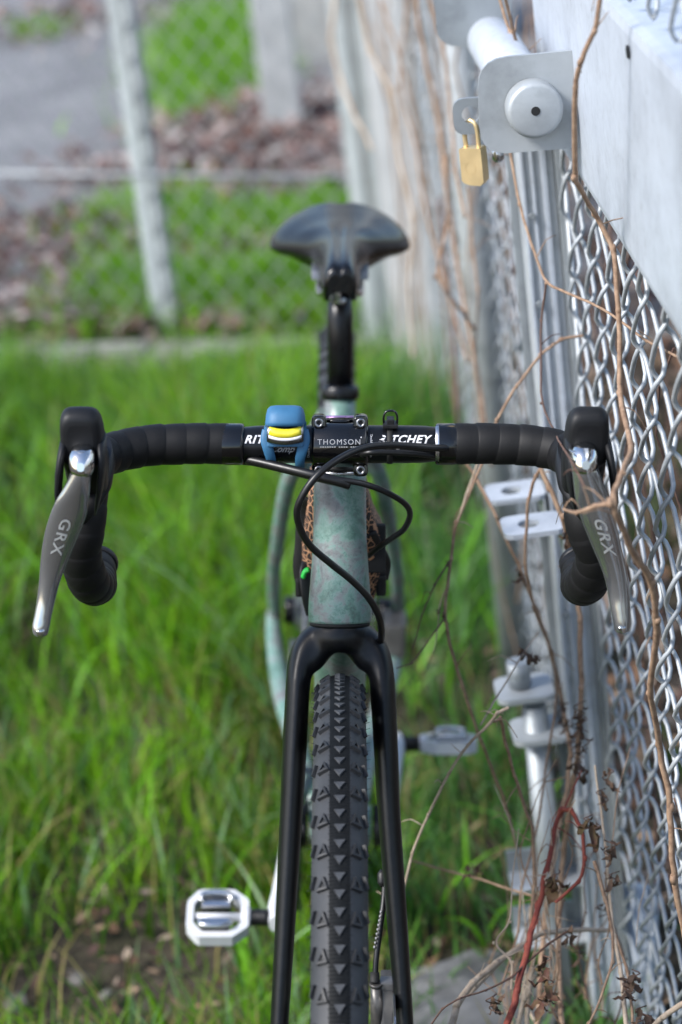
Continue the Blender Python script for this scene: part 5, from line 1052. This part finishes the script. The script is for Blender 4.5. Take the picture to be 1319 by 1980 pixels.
# rear derailleur and hub ends, caliper
rd = A_R+np.array([-.05, -.01, -.07]); mb = MB(); box(mb, rd, (.010, 0, 0), (0, .016, -.01), (0, .01, .028), .005); sweep(mb, [rd-np.array([0, 0, .02]), rd+np.array([.012, -.02, -.10])], (.006, .016), 10); bk.part('rear_derailleur', mb, 'grey')
mb = MB(); sweep(mb, [A_R-Xv*.066, A_R-Xv*.05], .017, 18); bk.part('axle_end', mb, 'blackmetal'); mb = MB(); sweep(mb, [A_R+Xv*.05, A_R+Xv*.070], .015, 18); bk.part('axle_end', mb, 'blackmetal')
mb = MB(); box(mb, PB(762, 1225, .78), (.014, 0, 0), (0, .025, 0), (0, .0, .022), .005); bk.part('rear_caliper', mb, 'rust')

# ================================================================== THINGS CARRIED BY THE BICYCLE
# blue silicone light strapped round the bar
x0 = (552-657)*2.02/FPX; li = Thing('bicycle_light', 'small blue silicone front light with yellow panel strapped to the left of the stem', 'bicycle light', (x0, -.02, ZB), bike=True)
lc = np.array([x0, 0, ZB]); ldn = np.array([0, -math.cos(rad(20)), math.sin(rad(20))]); lup = np.array([0, math.sin(rad(20)), math.cos(rad(20))])
def lr(z_, hw, y0, y1, e=3.0, n=28, dx=0): return sring(lc+Xv*dx+lup*z_+ldn*((y0+y1)/2), Xv, ldn, hw, (y1-y0)/2, e, n)
mb = MB(); rg = [lr(*q) for q in ((.0325, .008, .010, .018), (.0318, .0125, .006, .023), (.0295, .0150, .002, .028), (.024, .0163, .0, .0315), (.018, .0168, .0, .033), (.0148, .0170, .002, .0322))]
loft(mb, rg); li.part('dome', mb, 'silicone')
# belt below the dome carries the window
def frame_px(pts, dn): return [lc+Xv*a+lup*b_+ldn*dn for a, b_ in pts]
mb = MB(); rg = [lr(*q) for q in ((.0170, .0166, .001, .0300), (.0140, .0180, .0, .0268), (.0080, .0183, .0, .0258), (.0020, .0178, .0, .0250), (-.0015, .0165, .004, .0238))]; loft(mb, rg); li.part('belt', mb, 'silicone')
# window surround, panel and lens
def curved(pts_x, z0, z1, dn, sag, n=14):
    mb = MB(); rows = []
    for z_ in (z0, (z0+z1)/2, z1): rows.append([lc+Xv*(-pts_x+2*pts_x*k/n)+lup*(z_-sag*(1-((2*k/n-1)**2)))+ldn*(dn-.0016*(2*k/n-1)**4) for k in range(n+1)])
    m_ = n+1; back = [[p-ldn*.003 for p in r_] for r_ in rows]; rings = [[*r_] for r_ in rows]
    mb.add([p for r_ in rows for p in r_]+[p for r_ in back for p in r_], [(j*m_+i, j*m_+i+1, (j+1)*m_+i+1, (j+1)*m_+i) for j in range(2) for i in range(n)]+[(3*m_+j*m_+i, 3*m_+j*m_+i+1, 3*m_+(j+1)*m_+i+1, 3*m_+(j+1)*m_+i) for j in range(2) for i in range(n)])
    edge = [i for i in range(m_)]+[m_*(j)+n for j in (1, 2)]+[2*m_+i for i in range(n-1, -1, -1)]+[m_]
    mb.add([], []); fs = []
    for a, b_ in zip(edge, edge[1:]+edge[:1]): fs.append((a, b_, b_+3*m_, a+3*m_))
    for q in fs: mb.f.append(q); mb.sm.append(False)
    return mb
li.part('window_surround', curved(.0152, .0022, .0168, .0288, .0026), 'bolt'); li.part('led_panel', curved(.0134, .0078, .0152, .0296, .0026), 'led'); li.part('lens_rim', curved(.0138, .0052, .0076, .0294, .0026), 'decal')
for sx in (-1, 1):
    pts = [lc+Xv*sx*.0148+lup*.012+ldn*.020, lc+Xv*sx*.0158+lup*.004+ldn*.0205, lc+Xv*sx*.0142+lup*-.004+ldn*.0200, lc+Xv*sx*.0122+lup*-.012+ldn*.0155, lc+Xv*sx*.0118+lup*-.0185+ldn*.0065, lc+Xv*sx*.0118+lup*-.0185-ldn*.004, lc+Xv*sx*.0118+lup*-.010-ldn*.0165, lc+Xv*sx*.0118+lup*.004-ldn*.0185, lc+Xv*sx*.0130+lup*.014-ldn*.008, lc+Xv*sx*.0135+lup*.018+ldn*.004]
    mb = MB(); sweep(mb, pts, [(.0020, .0046), (.0022, .0050), (.0020, .0046), (.0018, .0042), (.0018, .0040), (.0018, .0040), (.0018, .0038), (.0018, .0038), (.0018, .0040), (.002, .004)], 14, smooth=6, up=(1, 0, 0)); li.part('strap', mb, 'silicone')
mb = MB(); box(mb, lc+lup*.0005+ldn*.0215, Xv*.0150, lup*.0026, ldn*.0028, .0012); li.part('bridge', mb, 'silicone')
# black bracket loop right of the stem
bx_ = (755-657)*2.02/FPX; bo = np.array([bx_, -.004, ZB+.0165]); bt = Thing('bar_bracket', 'small black rubber band bracket with an upright loop on the bar right of the stem', 'bracket', bo, bike=True)
mb = MB(); loft(mb, [[np.array([bx_+x_-.0005, -r_*math.cos(a), ZB+r_*math.sin(a)]) for a in np.linspace(0, 2*PI, 32, endpoint=False)] for x_, r_ in ((-.0024, .0160), (-.0022, .0167), (.0022, .0167), (.0024, .0160))], caps=False); bt.part('band', mb, 'dark')
b2 = np.array([bx_, -.003, ZB+.0175]); mb = MB(); box(mb, b2+np.array([0, 0, .0012]), (.0062, 0, 0), (0, .006, 0), (0, 0, .0018), .001); box(mb, b2+np.array([0, 0, .0035]), (.003, 0, 0), (0, .005, 0), (0, 0, .0035), .001); bt.part('base', mb, 'plastic')
mb = MB(); sweep(mb, [b2+np.array([x_, -.001, z_]) for x_, z_ in ((-.0055, 0), (-.0057, .008), (-.004, .0125), (0, .0138), (.004, .0125), (.0057, .008), (.0055, 0))], (.0009, .0013), 10, smooth=5); bt.part('loop', mb, 'gloss')
# leopard print frame bag in the main triangle
bo = np.array([0, .16, .66]); bg_ = Thing('frame_bag', 'leopard print bag strapped in the frame behind the head tube', 'bag', bo, bike=True)
def bagring(y_, tb):
    L_ = [];R_ = []
    for py, xl, xr in tb: L_.append(PB(xl, py, y_)); R_.append(PB(xr, py, y_))
    return L_+R_[::-1]
T1 = [(905, 600, 706), (945, 597, 712), (985, 592, 722), (1015, 588, 735), (1045, 585, 743), (1080, 583, 744), (1110, 586, 738), (1150, 591, 728), (1195, 598, 716)]
mb = MB(); rg = []
for y_, k_ in ((.078, .72), (.086, .93), (.10, 1), (.14, 1.02), (.22, 1.05), (.31, .95), (.325, .7)):
    r_ = np.array(bagring(.12, T1)); c0 = r_.mean(0); r_ = (r_-c0)*np.array([k_, 1, .97 if k_ > .8 else .9])+c0; r_[:, 1] = y_-(r_[:, 2]-c0[2])*.25; r_[:, 2] -= (y_-.12)*.30; rg.append([p for p in r_])
loft(mb, rg); bg_.part('shell', mb, 'leopard')
for px, py, w_, h_ in ((578, 1135, 7, 19), (737, 1130, 10, 22)):
    mb = MB(); box(mb, PB(px, py, .10), np.array([w_*2.2/FPX, 0, 0]), (0, .004, 0), (0, 0, h_*2.2/FPX), .003); bg_.part('buckle', mb, 'plastic')
for pts in ([(600, 1085, .095), (592, 1108, .085), (596, 1150, .08), (604, 1185, .085)], [(600, 965, .09), (588, 990, .10), (584, 1050, .10), (580, 1095, .10), (584, 1125, .10)], [(714, 1030, .075), (730, 1062, .085), (742, 1090, .10), (738, 1120, .10)]):
    mb = MB(); sweep(mb, [PB(*q) for q in pts], (.0065, .0014), 10, smooth=5, up=(0, 1, 0)); bg_.part('strap', mb, 'plastic')
mb = MB(); box(mb, PB(724, 1060, .086), (.010, 0, 0), (0, .003, 0), (0, .003, .022), .002); bg_.part('side_patch', mb, 'dark')
mb = MB(); sweep(mb, [PB(598, 1101, .078), PB(590, 1105, .078), PB(586, 1116, .078)], (.0022, .0038), 8, smooth=4, up=(0, 1, 0)); bg_.part('pull_tab', mb, 'green')
for py in range(960, 1180, 12):
    pass
